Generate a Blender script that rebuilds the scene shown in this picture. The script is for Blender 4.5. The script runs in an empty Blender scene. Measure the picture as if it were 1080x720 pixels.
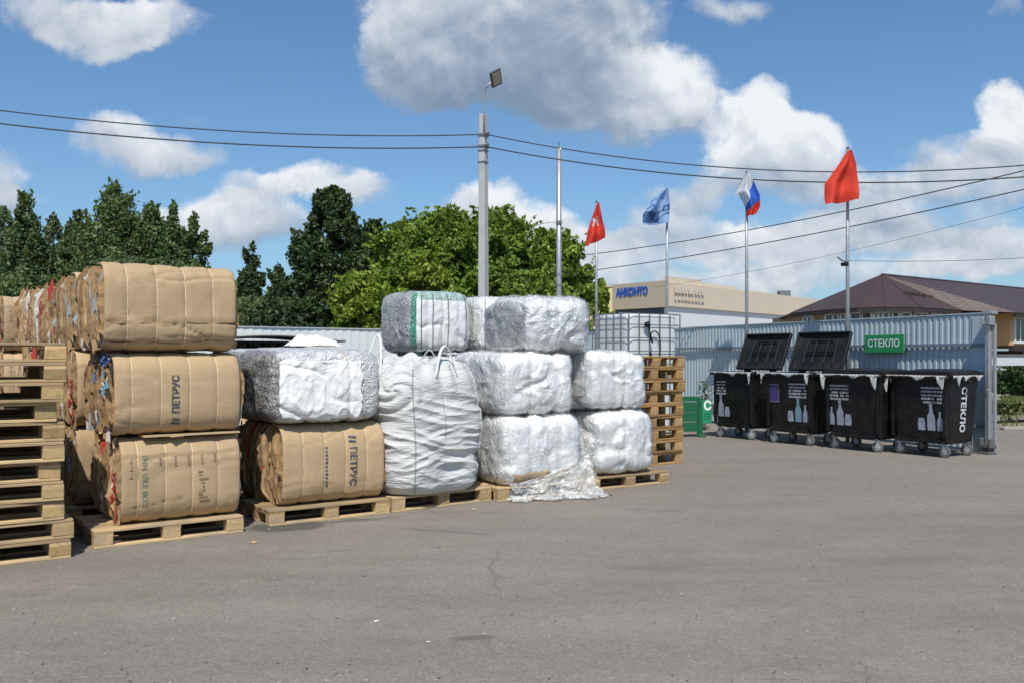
import bpy, bmesh, math, random
import numpy as np
from mathutils import Vector, Matrix, noise

SC = bpy.context.scene
COL = SC.collection
PI = math.pi
F, CAM_H, CX, HY = 950.0, 1.52, 540.0, 375.5      # focal length in photo pixels, eye height, principal column, horizon row


def G(px, py):
    """ground point seen at a photo pixel"""
    Y = F * CAM_H / (py - HY)
    return Vector(((px - CX) / F * Y, Y, 0.0))


def P(px, py, Y):
    """point at depth Y seen at a photo pixel"""
    return Vector(((px - CX) / F * Y, Y, CAM_H - (py - HY) / F * Y))


def rot2(x, y, deg):
    a = math.radians(deg)
    return x * math.cos(a) - y * math.sin(a), x * math.sin(a) + y * math.cos(a)


def off(base, deg, x, y, z=0.0):
    a, b = rot2(x, y, deg)
    return Vector((base[0] + a, base[1] + b, base[2] + z))


# ------------------------------------------------------------------ scene objects
def tag(o, label=None, cat=None, group=None, kind=None):
    if label: o['label'] = label
    if cat: o['category'] = cat
    if group: o['group'] = group
    if kind: o['kind'] = kind
    return o


def thing(name, label, cat, loc=(0, 0, 0), deg=0.0, group=None):
    o = bpy.data.objects.new(name, None)
    o.empty_display_size = 0.2
    COL.objects.link(o)
    o.location = loc
    o.rotation_euler = (0, 0, math.radians(deg))
    return tag(o, label, cat, group)


KIDS = {}


def copy_tree(o, parent=None):
    c = o.copy()
    COL.objects.link(c)
    if parent is not None:
        c.parent = parent
        KIDS.setdefault(parent.name, []).append(c)
    for ch in KIDS.get(o.name, []):
        copy_tree(ch, c)
    return c


class MB:
    """collects shapes, then links them as ONE mesh object"""

    def __init__(s):
        s.v, s.f, s.mi, s.c = [], [], [], []

    def add(s, vs, fs, m=0, col=(1, 1, 1)):
        n = len(s.v)
        s.v += [tuple(p) for p in vs]
        for f in fs:
            s.f.append(tuple(i + n for i in f))
            s.mi.append(m)
            s.c.append(col)

    def box(s, c, d, deg=0.0, m=0, col=(1, 1, 1), M=None):
        hx, hy, hz = d[0] / 2, d[1] / 2, d[2] / 2
        vs = []
        for x, y, z in ((-1, -1, -1), (1, -1, -1), (1, 1, -1), (-1, 1, -1), (-1, -1, 1), (1, -1, 1), (1, 1, 1), (-1, 1, 1)):
            if M is not None:
                p = M @ Vector((x * hx, y * hy, z * hz))
                vs.append((p.x + c[0], p.y + c[1], p.z + c[2]))
            else:
                a, b = rot2(x * hx, y * hy, deg)
                vs.append((c[0] + a, c[1] + b, c[2] + z * hz))
        s.add(vs, ((0, 3, 2, 1), (4, 5, 6, 7), (0, 1, 5, 4), (1, 2, 6, 5), (2, 3, 7, 6), (3, 0, 4, 7)), m, col)

    def tube(s, pts, r, n=8, m=0, col=(1, 1, 1), cap=True, flat=1.0):
        pts = [Vector(p) for p in pts]
        rs = r if isinstance(r, (list, tuple)) else [r] * len(pts)
        vs, fs = [], []
        up = Vector((0, 0, 1))
        prev = None
        for i, p in enumerate(pts):
            t = (pts[min(i + 1, len(pts) - 1)] - pts[max(i - 1, 0)])
            t = t.normalized() if t.length > 1e-9 else Vector((0, 0, 1))
            if prev is None:
                a = t.cross(up)
                if a.length < 0.05: a = t.cross(Vector((1, 0, 0)))
            else:
                a = prev - t * prev.dot(t)
                if a.length < 1e-6: a = t.cross(Vector((1, 0, 0)))
            a.normalize()
            b = t.cross(a).normalized()
            prev = a
            for k in range(n):
                an = 2 * PI * k / n
                vs.append(p + (a * math.cos(an) + b * math.sin(an) * flat) * rs[i])
        for i in range(len(pts) - 1):
            for k in range(n):
                k2 = (k + 1) % n
                fs.append((i * n + k, i * n + k2, (i + 1) * n + k2, (i + 1) * n + k))
        if cap:
            fs.append(tuple(reversed(range(n))))
            fs.append(tuple((len(pts) - 1) * n + k for k in range(n)))
        s.add(vs, fs, m, col)

    def loft(s, rings, m=0, col=(1, 1, 1), cap0=True, cap1=True):
        n = len(rings[0])
        vs = [p for r in rings for p in r]
        fs = []
        for i in range(len(rings) - 1):
            for k in range(n):
                k2 = (k + 1) % n
                fs.append((i * n + k, i * n + k2, (i + 1) * n + k2, (i + 1) * n + k))
        if cap0: fs.append(tuple(reversed(range(n))))
        if cap1: fs.append(tuple((len(rings) - 1) * n + k for k in range(n)))
        s.add(vs, fs, m, col)

    def grid(s, fn, nu, nv, m=0, col=(1, 1, 1), mfn=None):
        vs = [fn(i / nu, j / nv) for j in range(nv + 1) for i in range(nu + 1)]
        n = len(s.v)
        s.v += [tuple(p) for p in vs]
        for j in range(nv):
            for i in range(nu):
                a = j * (nu + 1) + i
                s.f.append((n + a, n + a + 1, n + a + nu + 2, n + a + nu + 1))
                s.mi.append(mfn((i + .5) / nu, (j + .5) / nv) if mfn else m)
                s.c.append(col)

    def prism(s, poly, y0, y1, m=0, col=(1, 1, 1)):
        """poly in x,z extruded along y"""
        n = len(poly)
        vs = [(x, y0, z) for x, z in poly] + [(x, y1, z) for x, z in poly]
        fs = [tuple(range(n)), tuple(reversed(range(n, 2 * n)))]
        for k in range(n):
            k2 = (k + 1) % n
            fs.append((k, k + n, k2 + n, k2))
        s.add(vs, fs, m, col)

    def build(s, name, mats, parent=None, smooth=False, bevel=0.0, solid=0.0, loc=None, deg=None):
        me = bpy.data.meshes.new(name)
        me.from_pydata(s.v, [], s.f)
        mats = mats if isinstance(mats, (list, tuple)) else [mats]
        for m in mats: me.materials.append(m)
        if len(mats) > 1: me.polygons.foreach_set('material_index', s.mi)
        if any(c != (1, 1, 1) for c in s.c):
            at = me.color_attributes.new('Col', 'FLOAT_COLOR', 'CORNER')
            cs = []
            for f, c in zip(s.f, s.c): cs += [c[0], c[1], c[2], 1.0] * len(f)
            at.data.foreach_set('color', cs)
        if smooth: me.polygons.foreach_set('use_smooth', [True] * len(s.f))
        me.update()
        o = bpy.data.objects.new(name, me)
        COL.objects.link(o)
        if parent is not None:
            o.parent = parent
            KIDS.setdefault(parent.name, []).append(o)
        if loc is not None: o.location = loc
        if deg is not None: o.rotation_euler = (0, 0, math.radians(deg))
        if bevel:
            b = o.modifiers.new('bevel', 'BEVEL')
            b.width = bevel; b.segments = 1; b.limit_method = 'ANGLE'
        if solid:
            b = o.modifiers.new('thick', 'SOLIDIFY')
            b.thickness = solid; b.offset = 0
        return o


def rrect(w, d, r, z, n=4, cx=0.0, cy=0.0):
    out = []
    for sx, sy, a0 in ((1, 1, 0), (-1, 1, 90), (-1, -1, 180), (1, -1, 270)):
        for k in range(n + 1):
            a = math.radians(a0 + 90 * k / n)
            out.append((cx + sx * (w / 2 - r) + r * math.cos(a), cy + sy * (d / 2 - r) + r * math.sin(a), z))
    return out


def text_mesh(body, size, bold=0.0):
    """triangulated outline letters in the x,y plane, origin at the centre: (verts, faces)"""
    cu = bpy.data.curves.new('lettering', 'FONT')
    cu.body = body; cu.size = size; cu.align_x = 'CENTER'; cu.align_y = 'CENTER'
    cu.offset = bold; cu.resolution_u = 3
    ob = bpy.data.objects.new('lettering', cu)
    COL.objects.link(ob)
    dg = bpy.context.evaluated_depsgraph_get()
    me = bpy.data.meshes.new_from_object(ob.evaluated_get(dg))
    bm = bmesh.new(); bm.from_mesh(me)
    bmesh.ops.triangulate(bm, faces=bm.faces[:])
    for _ in range(2):
        ed = [e for e in bm.edges if e.calc_length() > size * 0.18]
        if ed: bmesh.ops.subdivide_edges(bm, edges=ed, cuts=1)
    bmesh.ops.triangulate(bm, faces=bm.faces[:])
    vs = [tuple(v.co) for v in bm.verts]
    bm.verts.index_update()
    fs = [tuple(v.index for v in f.verts) for f in bm.faces]
    bm.free()
    bpy.data.objects.remove(ob); bpy.data.curves.remove(cu); bpy.data.meshes.remove(me)
    return vs, fs


# ------------------------------------------------------------------ materials
class N:
    def __init__(s, tree):
        s.t = tree

    def __call__(s, kind, **kw):
        n = s.t.nodes.new(kind)
        for k, v in kw.items():
            if k.startswith('i_'):
                key = k[2:]
                key = int(key) if key.isdigit() else key.replace('_', ' ')
                s.put(n.inputs[key], v)
            else:
                setattr(n, k, v)
        return n

    def put(s, sock, v):
        if hasattr(v, 'links'): s.t.links.new(v, sock)
        else: sock.default_value = v

    def math(s, op, a, b=0.0, c=None, clamp=False):
        n = s.t.nodes.new('ShaderNodeMath'); n.operation = op; n.use_clamp = clamp
        s.put(n.inputs[0], a); s.put(n.inputs[1], b)
        if c is not None: s.put(n.inputs[2], c)
        return n.outputs[0]

    def vmath(s, op, a, b=None):
        n = s.t.nodes.new('ShaderNodeVectorMath'); n.operation = op
        s.put(n.inputs[0], a)
        if b is not None: s.put(n.inputs[1], b)
        return n

    def mix(s, f, a, b, blend='MIX'):
        n = s.t.nodes.new('ShaderNodeMix'); n.data_type = 'RGBA'; n.blend_type = blend
        s.put(n.inputs[0], f); s.put(n.inputs[6], a); s.put(n.inputs[7], b)
        return n.outputs[2]

    def ramp(s, f, stops):
        n = s.t.nodes.new('ShaderNodeValToRGB')
        e = n.color_ramp.elements
        while len(e) < len(stops): e.new(0.5)
        for i, (p, c) in enumerate(stops):
            e[i].position = p
            e[i].color = c if len(c) == 4 else (*c, 1)
        s.put(n.inputs[0], f)
        return n.outputs[0]


def c4(c): return (c[0], c[1], c[2], 1.0)


MATS = {}


def newmat(name):
    m = bpy.data.materials.new(name); m.use_nodes = True
    m.node_tree.nodes.clear()
    n = N(m.node_tree)
    out = n('ShaderNodeOutputMaterial')
    bs = n('ShaderNodeBsdfPrincipled')
    m.node_tree.links.new(bs.outputs[0], out.inputs[0])
    return m, n, bs, out


def simple(name, col, rough=0.6, var=0.15, scale=6.0, metal=0.0, bump=0.0, bscale=40.0, attr=False, spec=0.5, dirt=None, coat=0.0, objrand=0.0):
    """painted or raw surface: colour broken by noise, optional dirt patches and bump"""
    if name in MATS: return MATS[name]
    m, n, bs, out = newmat(name)
    tc = n('ShaderNodeTexCoord')
    nz = n('ShaderNodeTexNoise', i_Vector=tc.outputs['Object'], i_Scale=scale, i_Detail=6.0, i_Roughness=0.6)
    base = c4(col)
    if attr:
        at = n('ShaderNodeAttribute', attribute_name='Col')
        base = n.mix(1.0, at.outputs['Color'], c4(col), 'MULTIPLY')
    f = n.math('MULTIPLY_ADD', nz.outputs[0], 2 * var, 1 - var)
    if objrand:
        oi = n('ShaderNodeObjectInfo')
        f = n.math('MULTIPLY', f, n.math('MULTIPLY_ADD', oi.outputs['Random'], 2 * objrand, 1 - objrand))
    cm = n('ShaderNodeCombineXYZ', i_0=f, i_1=f, i_2=f)
    colo = n.mix(1.0, base, cm.outputs[0], 'MULTIPLY')
    if dirt:
        dn = n('ShaderNodeTexNoise', i_Vector=tc.outputs['Object'], i_Scale=scale * 0.7, i_Detail=8.0, i_Roughness=0.7)
        df = n.ramp(dn.outputs[0], [(0.48, (0, 0, 0)), (0.72, (1, 1, 1))])
        colo = n.mix(n.math('MULTIPLY', df, dirt[3]), colo, c4(dirt[:3]))
    n.put(bs.inputs['Base Color'], colo)
    rf = n.math('MULTIPLY_ADD', nz.outputs[0], 0.25, rough - 0.12, clamp=True)
    n.put(bs.inputs['Roughness'], rf)
    bs.inputs['Metallic'].default_value = metal
    bs.inputs['Specular IOR Level'].default_value = spec
    bs.inputs['Coat Weight'].default_value = coat
    if bump:
        bn = n('ShaderNodeTexNoise', i_Vector=tc.outputs['Object'], i_Scale=bscale, i_Detail=5.0)
        bp = n('ShaderNodeBump', i_Strength=bump, i_Distance=0.01, i_Height=bn.outputs[0])
        n.put(bs.inputs['Normal'], bp.outputs[0])
    MATS[name] = m
    return m


def wood(name, col, axis=0):
    m, n, bs, out = newmat(name)
    tc = n('ShaderNodeTexCoord')
    sc = [16.0, 16.0, 16.0]; sc[axis] = 1.4
    oi = n('ShaderNodeObjectInfo')
    sh = n('ShaderNodeCombineXYZ', i_0=n.math('MULTIPLY', oi.outputs['Random'], 50.0), i_1=n.math('MULTIPLY', oi.outputs['Random'], 31.0))
    mp = n('ShaderNodeMapping', i_Vector=n.vmath('ADD', tc.outputs['Object'], sh.outputs[0]).outputs[0], i_Scale=sc)
    nz = n('ShaderNodeTexNoise', i_Vector=mp.outputs[0], i_Scale=1.6, i_Detail=7.0, i_Roughness=0.65, i_Distortion=0.5)
    big = n('ShaderNodeTexNoise', i_Vector=n.vmath('ADD', tc.outputs['Object'], sh.outputs[0]).outputs[0], i_Scale=3.0, i_Detail=3.0)
    dark = tuple(c * 0.62 for c in col)
    lite = tuple(min(1, c * 1.2) for c in col)
    cc = n.ramp(nz.outputs[0], [(0.25, dark), (0.5, col), (0.8, lite)])
    grey = n.ramp(big.outputs[0], [(0.42, (0, 0, 0)), (0.75, (1, 1, 1))])
    cc = n.mix(n.math('MULTIPLY', grey, n.math('MULTIPLY_ADD', oi.outputs['Random'], 0.8, 0.2)), cc, (0.27, 0.235, 0.19, 1))
    f = n.math('MULTIPLY_ADD', oi.outputs['Random'], 0.62, 0.64)
    cm = n('ShaderNodeCombineXYZ', i_0=f, i_1=f, i_2=n.math('MULTIPLY', f, 0.96))
    cc = n.mix(1.0, cc, cm.outputs[0], 'MULTIPLY')
    at = n('ShaderNodeAttribute', attribute_name='Col')
    cc = n.mix(1.0, cc, at.outputs['Color'], 'MULTIPLY')
    n.put(bs.inputs['Base Color'], cc)
    bs.inputs['Roughness'].default_value = 0.8
    bs.inputs['Specular IOR Level'].default_value = 0.25
    bp = n('ShaderNodeBump', i_Strength=0.4, i_Distance=0.004, i_Height=nz.outputs[0])
    n.put(bs.inputs['Normal'], bp.outputs[0])
    return m


def cardboard(name, col, attr=False):
    m, n, bs, out = newmat(name)
    tc = n('ShaderNodeTexCoord')
    oi = n('ShaderNodeObjectInfo')
    rv = n('ShaderNodeCombineXYZ', i_0=n.math('MULTIPLY', oi.outputs['Random'], 37.0), i_1=n.math('MULTIPLY', oi.outputs['Random'], 11.0), i_2=n.math('MULTIPLY', oi.outputs['Random'], 23.0))
    vec = n.vmath('ADD', tc.outputs['Object'], rv.outputs[0]).outputs[0]
    big = n('ShaderNodeTexNoise', i_Vector=vec, i_Scale=2.2, i_Detail=5.0, i_Roughness=0.6)
    mp = n('ShaderNodeMapping', i_Vector=vec, i_Scale=(90.0, 90.0, 3.0))
    fl = n('ShaderNodeTexNoise', i_Vector=mp.outputs[0], i_Scale=1.0, i_Detail=3.0)
    base = c4(col)
    if attr:
        at = n('ShaderNodeAttribute', attribute_name='Col')
        base = n.mix(1.0, at.outputs['Color'], c4(col), 'MULTIPLY')
    f = n.math('ADD', n.math('MULTIPLY_ADD', big.outputs[0], 0.36, 0.82), n.math('MULTIPLY_ADD', fl.outputs[0], 0.10, -0.05))
    f = n.math('MULTIPLY', f, n.math('MULTIPLY_ADD', oi.outputs['Random'], 0.22, 0.90))
    cm = n('ShaderNodeCombineXYZ', i_0=f, i_1=f, i_2=f)
    cc = n.mix(1.0, base, cm.outputs[0], 'MULTIPLY')
    # scuffs and damp marks
    sc = n('ShaderNodeTexNoise', i_Vector=vec, i_Scale=5.5, i_Detail=9.0, i_Roughness=0.72, i_Distortion=0.8)
    sf = n.ramp(sc.outputs[0], [(0.58, (0, 0, 0)), (0.74, (1, 1, 1))])
    cc = n.mix(n.math('MULTIPLY', sf, 0.6), cc, (0.24, 0.165, 0.095, 1))
    n.put(bs.inputs['Base Color'], cc)
    bs.inputs['Roughness'].default_value = 0.75
    bs.inputs['Specular IOR Level'].default_value = 0.2
    # dents: soft lumps plus a few sharp horizontal fold lines
    mp2 = n('ShaderNodeMapping', i_Vector=vec, i_Scale=(1.2, 1.2, 5.0))
    fo = n('ShaderNodeTexNoise', i_Vector=mp2.outputs[0], i_Scale=1.6, i_Detail=2.0, i_Distortion=0.6)
    rd = n.math('ABSOLUTE', n.math('SUBTRACT', fo.outputs[0], 0.5))
    rd = n.math('MINIMUM', n.math('MULTIPLY', rd, 40.0), 1.0)
    h = n.math('MULTIPLY_ADD', rd, 0.07, n.math('MULTIPLY', big.outputs[0], 0.30))
    bp = n('ShaderNodeBump', i_Strength=0.5, i_Distance=0.02, i_Height=h)
    n.put(bs.inputs['Normal'], bp.outputs[0])
    return m


def film(name, col, rough=0.3, scale=5.0, strength=0.8, var=0.12, alpha=1.0, spec=0.5, dark=None, darkamt=0.0, trans=0.0, stretch=(1, 1, 1), glint=0.0, lo=0.45, hi=0.75):
    """crumpled plastic film / woven sacking: creased bump, optional flecks of a second colour"""
    m, n, bs, out = newmat(name)
    tc = n('ShaderNodeTexCoord')
    mp = n('ShaderNodeMapping', i_Vector=tc.outputs['Object'], i_Scale=stretch)
    a = n('ShaderNodeTexNoise', i_Vector=mp.outputs[0], i_Scale=scale, i_Detail=3.5, i_Roughness=0.55, i_Distortion=1.6)
    b = n('ShaderNodeTexNoise', i_Vector=mp.outputs[0], i_Scale=scale * 3.1, i_Detail=3.0, i_Distortion=1.0)
    ra = n.math('ABSOLUTE', n.math('SUBTRACT', a.outputs[0], 0.5))
    rb = n.math('ABSOLUTE', n.math('SUBTRACT', b.outputs[0], 0.5))
    h = n.math('ADD', n.math('MULTIPLY', ra, 2.2), n.math('MULTIPLY', rb, 0.8))
    bp = n('ShaderNodeBump', i_Strength=strength, i_Distance=0.035, i_Height=h)
    n.put(bs.inputs['Normal'], bp.outputs[0])
    nz = n('ShaderNodeTexNoise', i_Vector=tc.outputs['Object'], i_Scale=2.6, i_Detail=7.0, i_Roughness=0.65)
    f = n.math('MULTIPLY_ADD', nz.outputs[0], 2 * var, 1 - var)
    cm = n('ShaderNodeCombineXYZ', i_0=f, i_1=f, i_2=n.math('MULTIPLY', f, 0.99))
    cc = n.mix(1.0, c4(col), cm.outputs[0], 'MULTIPLY')
    if dark:
        dn = n('ShaderNodeTexNoise', i_Vector=tc.outputs['Object'], i_Scale=scale * 1.9, i_Detail=5.0, i_Roughness=0.7, i_Distortion=1.2)
        df = n.ramp(dn.outputs[0], [(lo, (0, 0, 0)), (hi, (1, 1, 1))])
        cc = n.mix(n.math('MULTIPLY', df, darkamt), cc, c4(dark))
    n.put(bs.inputs['Base Color'], cc)
    n.put(bs.inputs['Roughness'], n.math('MULTIPLY_ADD', nz.outputs[0], 0.25, rough - 0.1, clamp=True))
    bs.inputs['Specular IOR Level'].default_value = spec
    bs.inputs['Coat Weight'].default_value = glint
    bs.inputs['Coat Roughness'].default_value = 0.12
    if glint: n.put(bs.inputs['Coat Normal'], bp.outputs[0])
    if trans or alpha < 1:
        sh = bs.outputs[0]
        if trans:
            tr = n('ShaderNodeBsdfTranslucent', i_Color=cc)
            mx = n('ShaderNodeMixShader', i_0=trans, i_1=sh, i_2=tr.outputs[0]); sh = mx.outputs[0]
        if alpha < 1:
            tp = n('ShaderNodeBsdfTransparent')
            af = n.math('MULTIPLY_ADD', rb, 1.6, alpha - 0.12, clamp=True)
            mx = n('ShaderNodeMixShader', i_0=af, i_1=tp.outputs[0], i_2=sh); sh = mx.outputs[0]
        m.node_tree.links.new(sh, out.inputs[0])
    return m


def shell(name):
    m, n, bs, out = newmat(name)
    tc = n('ShaderNodeTexCoord')
    mp = n('ShaderNodeMapping', i_Vector=tc.outputs['Object'], i_Scale=(1.0, 1.0, .6))
    a = n('ShaderNodeTexNoise', i_Vector=mp.outputs[0], i_Scale=2.9, i_Detail=4.0, i_Roughness=0.6, i_Distortion=2.0)
    b = n('ShaderNodeTexNoise', i_Vector=mp.outputs[0], i_Scale=13.0, i_Detail=3.0, i_Distortion=1.4)
    ra = n.math('ABSOLUTE', n.math('SUBTRACT', a.outputs[0], 0.5)); rb = n.math('ABSOLUTE', n.math('SUBTRACT', b.outputs[0], 0.5))
    h = n.math('ADD', n.math('MULTIPLY', ra, 2.0), n.math('MULTIPLY', rb, 0.9))
    bp = n('ShaderNodeBump', i_Strength=.9, i_Distance=0.045, i_Height=h)
    gl = n('ShaderNodeBsdfGlossy', i_Color=(.9, .9, .9, 1), i_Roughness=.14, i_Normal=bp.outputs[0])
    df = n('ShaderNodeBsdfDiffuse', i_Color=(.75, .75, .75, 1), i_Normal=bp.outputs[0])
    tp = n('ShaderNodeBsdfTransparent')
    cre = n.ramp(ra, [(0.0, (1, 1, 1)), (0.035, (.35, .35, .35)), (0.12, (0, 0, 0))])
    m1 = n('ShaderNodeMixShader', i_0=n.math('MULTIPLY_ADD', cre, .26, .01), i_1=tp.outputs[0], i_2=df.outputs[0])
    fr = n('ShaderNodeFresnel', i_IOR=1.3)
    m2 = n('ShaderNodeMixShader', i_0=n.math('ADD', n.math('MULTIPLY', fr.outputs[0], .25), n.math('MULTIPLY_ADD', cre, .11, .015), clamp=True), i_1=m1.outputs[0], i_2=gl.outputs[0])
    m.node_tree.links.new(m2.outputs[0], out.inputs[0])
    return m


def asphalt():
    m, n, bs, out = newmat('asphalt')
    tc = n('ShaderNodeTexCoord'); ob = tc.outputs['Object']
    big = n('ShaderNodeTexNoise', i_Vector=ob, i_Scale=0.22, i_Detail=7.0, i_Roughness=0.62, i_Distortion=0.4)
    mp = n('ShaderNodeMapping', i_Vector=ob, i_Rotation=(0, 0, math.radians(-25)), i_Scale=(0.35, 1.6, 1.0))
    trk = n('ShaderNodeTexNoise', i_Vector=mp.outputs[0], i_Scale=1.0, i_Detail=6.0, i_Roughness=0.6, i_Distortion=0.6)
    fine = n('ShaderNodeTexNoise', i_Vector=ob, i_Scale=42.0, i_Detail=6.0, i_Roughness=0.8)
    mid = n('ShaderNodeTexNoise', i_Vector=ob, i_Scale=7.0, i_Detail=8.0, i_Roughness=0.7)
    f = n.math('ADD', n.math('MULTIPLY', big.outputs[0], 0.34), n.math('MULTIPLY', trk.outputs[0], 0.30))
    f = n.math('ADD', f, n.math('MULTIPLY', mid.outputs[0], 0.22))
    f = n.math('ADD', f, n.math('MULTIPLY', fine.outputs[0], 0.44))
    f = n.math('SUBTRACT', f, 0.09)
    cc = n.ramp(f, [(0.38, (0.120, 0.105, 0.087)), (0.52, (0.186, 0.163, 0.136)), (0.66, (0.262, 0.230, 0.192))])
    # fresh chips: sparse light stones
    vo = n('ShaderNodeTexVoronoi', i_Vector=ob, i_Scale=38.0, i_Randomness=1.0)
    st = n.math('LESS_THAN', vo.outputs['Distance'], 0.13)
    wn = n('ShaderNodeTexWhiteNoise', i_Vector=vo.outputs['Position'])
    keep = n.math('GREATER_THAN', wn.outputs['Value'], 0.70)
    ptc = n.ramp(trk.outputs[0], [(0.46, (0, 0, 0)), (0.66, (1, 1, 1))])
    sf = n.math('MULTIPLY', n.math('MULTIPLY', st, keep), ptc)
    cc = n.mix(n.math('MULTIPLY', sf, 0.85), cc, (0.36, 0.34, 0.30, 1))
    # thin wandering cracks, only in some places
    wsc = n.vmath('SCALE', n.vmath('SUBTRACT', big.outputs['Color'], (.5, .5, .5)).outputs[0]); wsc.inputs['Scale'].default_value = 1.6
    wsm = n.vmath('SCALE', n.vmath('SUBTRACT', mid.outputs['Color'], (.5, .5, .5)).outputs[0]); wsm.inputs['Scale'].default_value = .12
    cpos = n.vmath('ADD', n.vmath('ADD', ob, wsc.outputs[0]).outputs[0], wsm.outputs[0]).outputs[0]
    ve = n('ShaderNodeTexVoronoi', feature='DISTANCE_TO_EDGE', i_Vector=cpos, i_Scale=0.42)
    ck = n.math('LESS_THAN', ve.outputs['Distance'], 0.0045)
    where = n.ramp(big.outputs[0], [(0.50, (0, 0, 0)), (0.60, (1, 1, 1))])
    cc = n.mix(n.math('MULTIPLY', n.math('MULTIPLY', ck, where), 0.55), cc, (0.05, 0.046, 0.042, 1))
    # paler rubbed wheel lanes
    mp4 = n('ShaderNodeMapping', i_Vector=ob, i_Rotation=(0, 0, math.radians(-28)), i_Scale=(0.06, 1.0, 1.0))
    ln4 = n('ShaderNodeTexNoise', i_Vector=mp4.outputs[0], i_Scale=1.1, i_Detail=4.0, i_Roughness=0.55)
    lf = n.ramp(ln4.outputs[0], [(0.50, (0, 0, 0)), (0.66, (1, 1, 1))])
    cc = n.mix(n.math('MULTIPLY', lf, 0.35), cc, (0.205, 0.180, 0.151, 1))
    sp2 = n('ShaderNodeTexVoronoi', i_Vector=ob, i_Scale=70.0, i_Randomness=1.0)
    w2 = n('ShaderNodeTexWhiteNoise', i_Vector=sp2.outputs['Position'])
    tone = n.ramp(w2.outputs['Value'], [(0.0, (0.62, 0.61, 0.60)), (0.5, (1, 1, 1)), (1.0, (1.45, 1.44, 1.40))])
    cc = n.mix(0.38, cc, n.mix(1.0, cc, tone, 'MULTIPLY'))
    # oil and damp stains, elongated along the traffic
    mp2 = n('ShaderNodeMapping', i_Vector=ob, i_Rotation=(0, 0, math.radians(-20)), i_Scale=(0.5, 1.5, 1.0), i_Location=(3.3, 1.7, 0))
    so = n('ShaderNodeTexNoise', i_Vector=mp2.outputs[0], i_Scale=0.9, i_Detail=6.0, i_Roughness=0.6)
    sm = n.ramp(so.outputs[0], [(0.60, (0, 0, 0)), (0.70, (1, 1, 1))])
    cc = n.mix(n.math('MULTIPLY', sm, 0.4), cc, (0.095, 0.085, 0.074, 1))
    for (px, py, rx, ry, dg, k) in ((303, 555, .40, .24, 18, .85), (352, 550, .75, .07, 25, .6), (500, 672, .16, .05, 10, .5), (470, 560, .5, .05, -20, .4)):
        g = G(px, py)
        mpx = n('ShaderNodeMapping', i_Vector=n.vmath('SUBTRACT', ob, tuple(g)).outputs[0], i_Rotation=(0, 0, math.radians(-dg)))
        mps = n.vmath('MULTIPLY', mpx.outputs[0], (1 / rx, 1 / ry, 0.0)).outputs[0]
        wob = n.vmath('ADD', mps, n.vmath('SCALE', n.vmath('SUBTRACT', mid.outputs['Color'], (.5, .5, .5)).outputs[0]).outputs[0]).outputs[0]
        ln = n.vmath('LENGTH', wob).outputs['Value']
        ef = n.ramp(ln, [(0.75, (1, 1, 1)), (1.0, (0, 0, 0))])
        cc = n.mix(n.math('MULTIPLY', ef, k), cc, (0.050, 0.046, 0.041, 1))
    # dusty, paler yard further back and to the right
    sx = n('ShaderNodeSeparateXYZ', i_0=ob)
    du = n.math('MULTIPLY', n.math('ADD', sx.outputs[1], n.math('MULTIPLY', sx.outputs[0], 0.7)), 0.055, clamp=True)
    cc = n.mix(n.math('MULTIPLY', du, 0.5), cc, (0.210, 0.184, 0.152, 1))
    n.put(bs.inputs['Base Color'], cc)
    bs.inputs['Roughness'].default_value = 0.88
    bs.inputs['Specular IOR Level'].default_value = 0.3
    hh = n.math('ADD', n.math('MULTIPLY', fine.outputs[0], 0.6), n.math('MULTIPLY', mid.outputs[0], 0.7))
    bp = n('ShaderNodeBump', i_Strength=0.5, i_Distance=0.012, i_Height=hh)
    n.put(bs.inputs['Normal'], bp.outputs[0])
    return m


def leafmat(name, col, tr=0.35):
    m, n, bs, out = newmat(name)
    at = n('ShaderNodeAttribute', attribute_name='Col')
    cc = n.mix(1.0, at.outputs['Color'], c4(col), 'MULTIPLY')
    n.put(bs.inputs['Base Color'], cc)
    bs.inputs['Roughness'].default_value = 0.55
    bs.inputs['Specular IOR Level'].default_value = 0.3
    tc = n.mix(1.0, cc, (1.25, 1.3, 0.6, 1), 'MULTIPLY')
    t = n('ShaderNodeBsdfTranslucent', i_Color=tc)
    mx = n('ShaderNodeMixShader', i_0=tr, i_1=bs.outputs[0], i_2=t.outputs[0])
    m.node_tree.links.new(mx.outputs[0], out.inputs[0])
    return m

# ------------------------------------------------------------------ render, camera, sun, sky
SC.render.engine = 'CYCLES'
SC.cycles.samples = 128
SC.cycles.use_denoising = True
SC.cycles.max_bounces = 6
SC.cycles.transparent_max_bounces = 12
SC.view_settings.view_transform = 'Standard'
SC.view_settings.look = 'None'
SC.view_settings.exposure = 0.0
SC.view_settings.gamma = 1.0
SC.render.resolution_x = 1024
SC.render.resolution_y = 682

cam = bpy.data.cameras.new('camera')
cam.sensor_width = 36.0
cam.lens = F / 1080.0 * 36.0
cam.shift_y = (HY - 360.0) / 1080.0
cam.clip_end = 3000
cam.clip_start = 0.05
camo = bpy.data.objects.new('camera', cam)
COL.objects.link(camo)
camo.location = (0, 0, CAM_H)
camo.rotation_euler = (PI / 2, 0, 0)
SC.camera = camo

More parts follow.
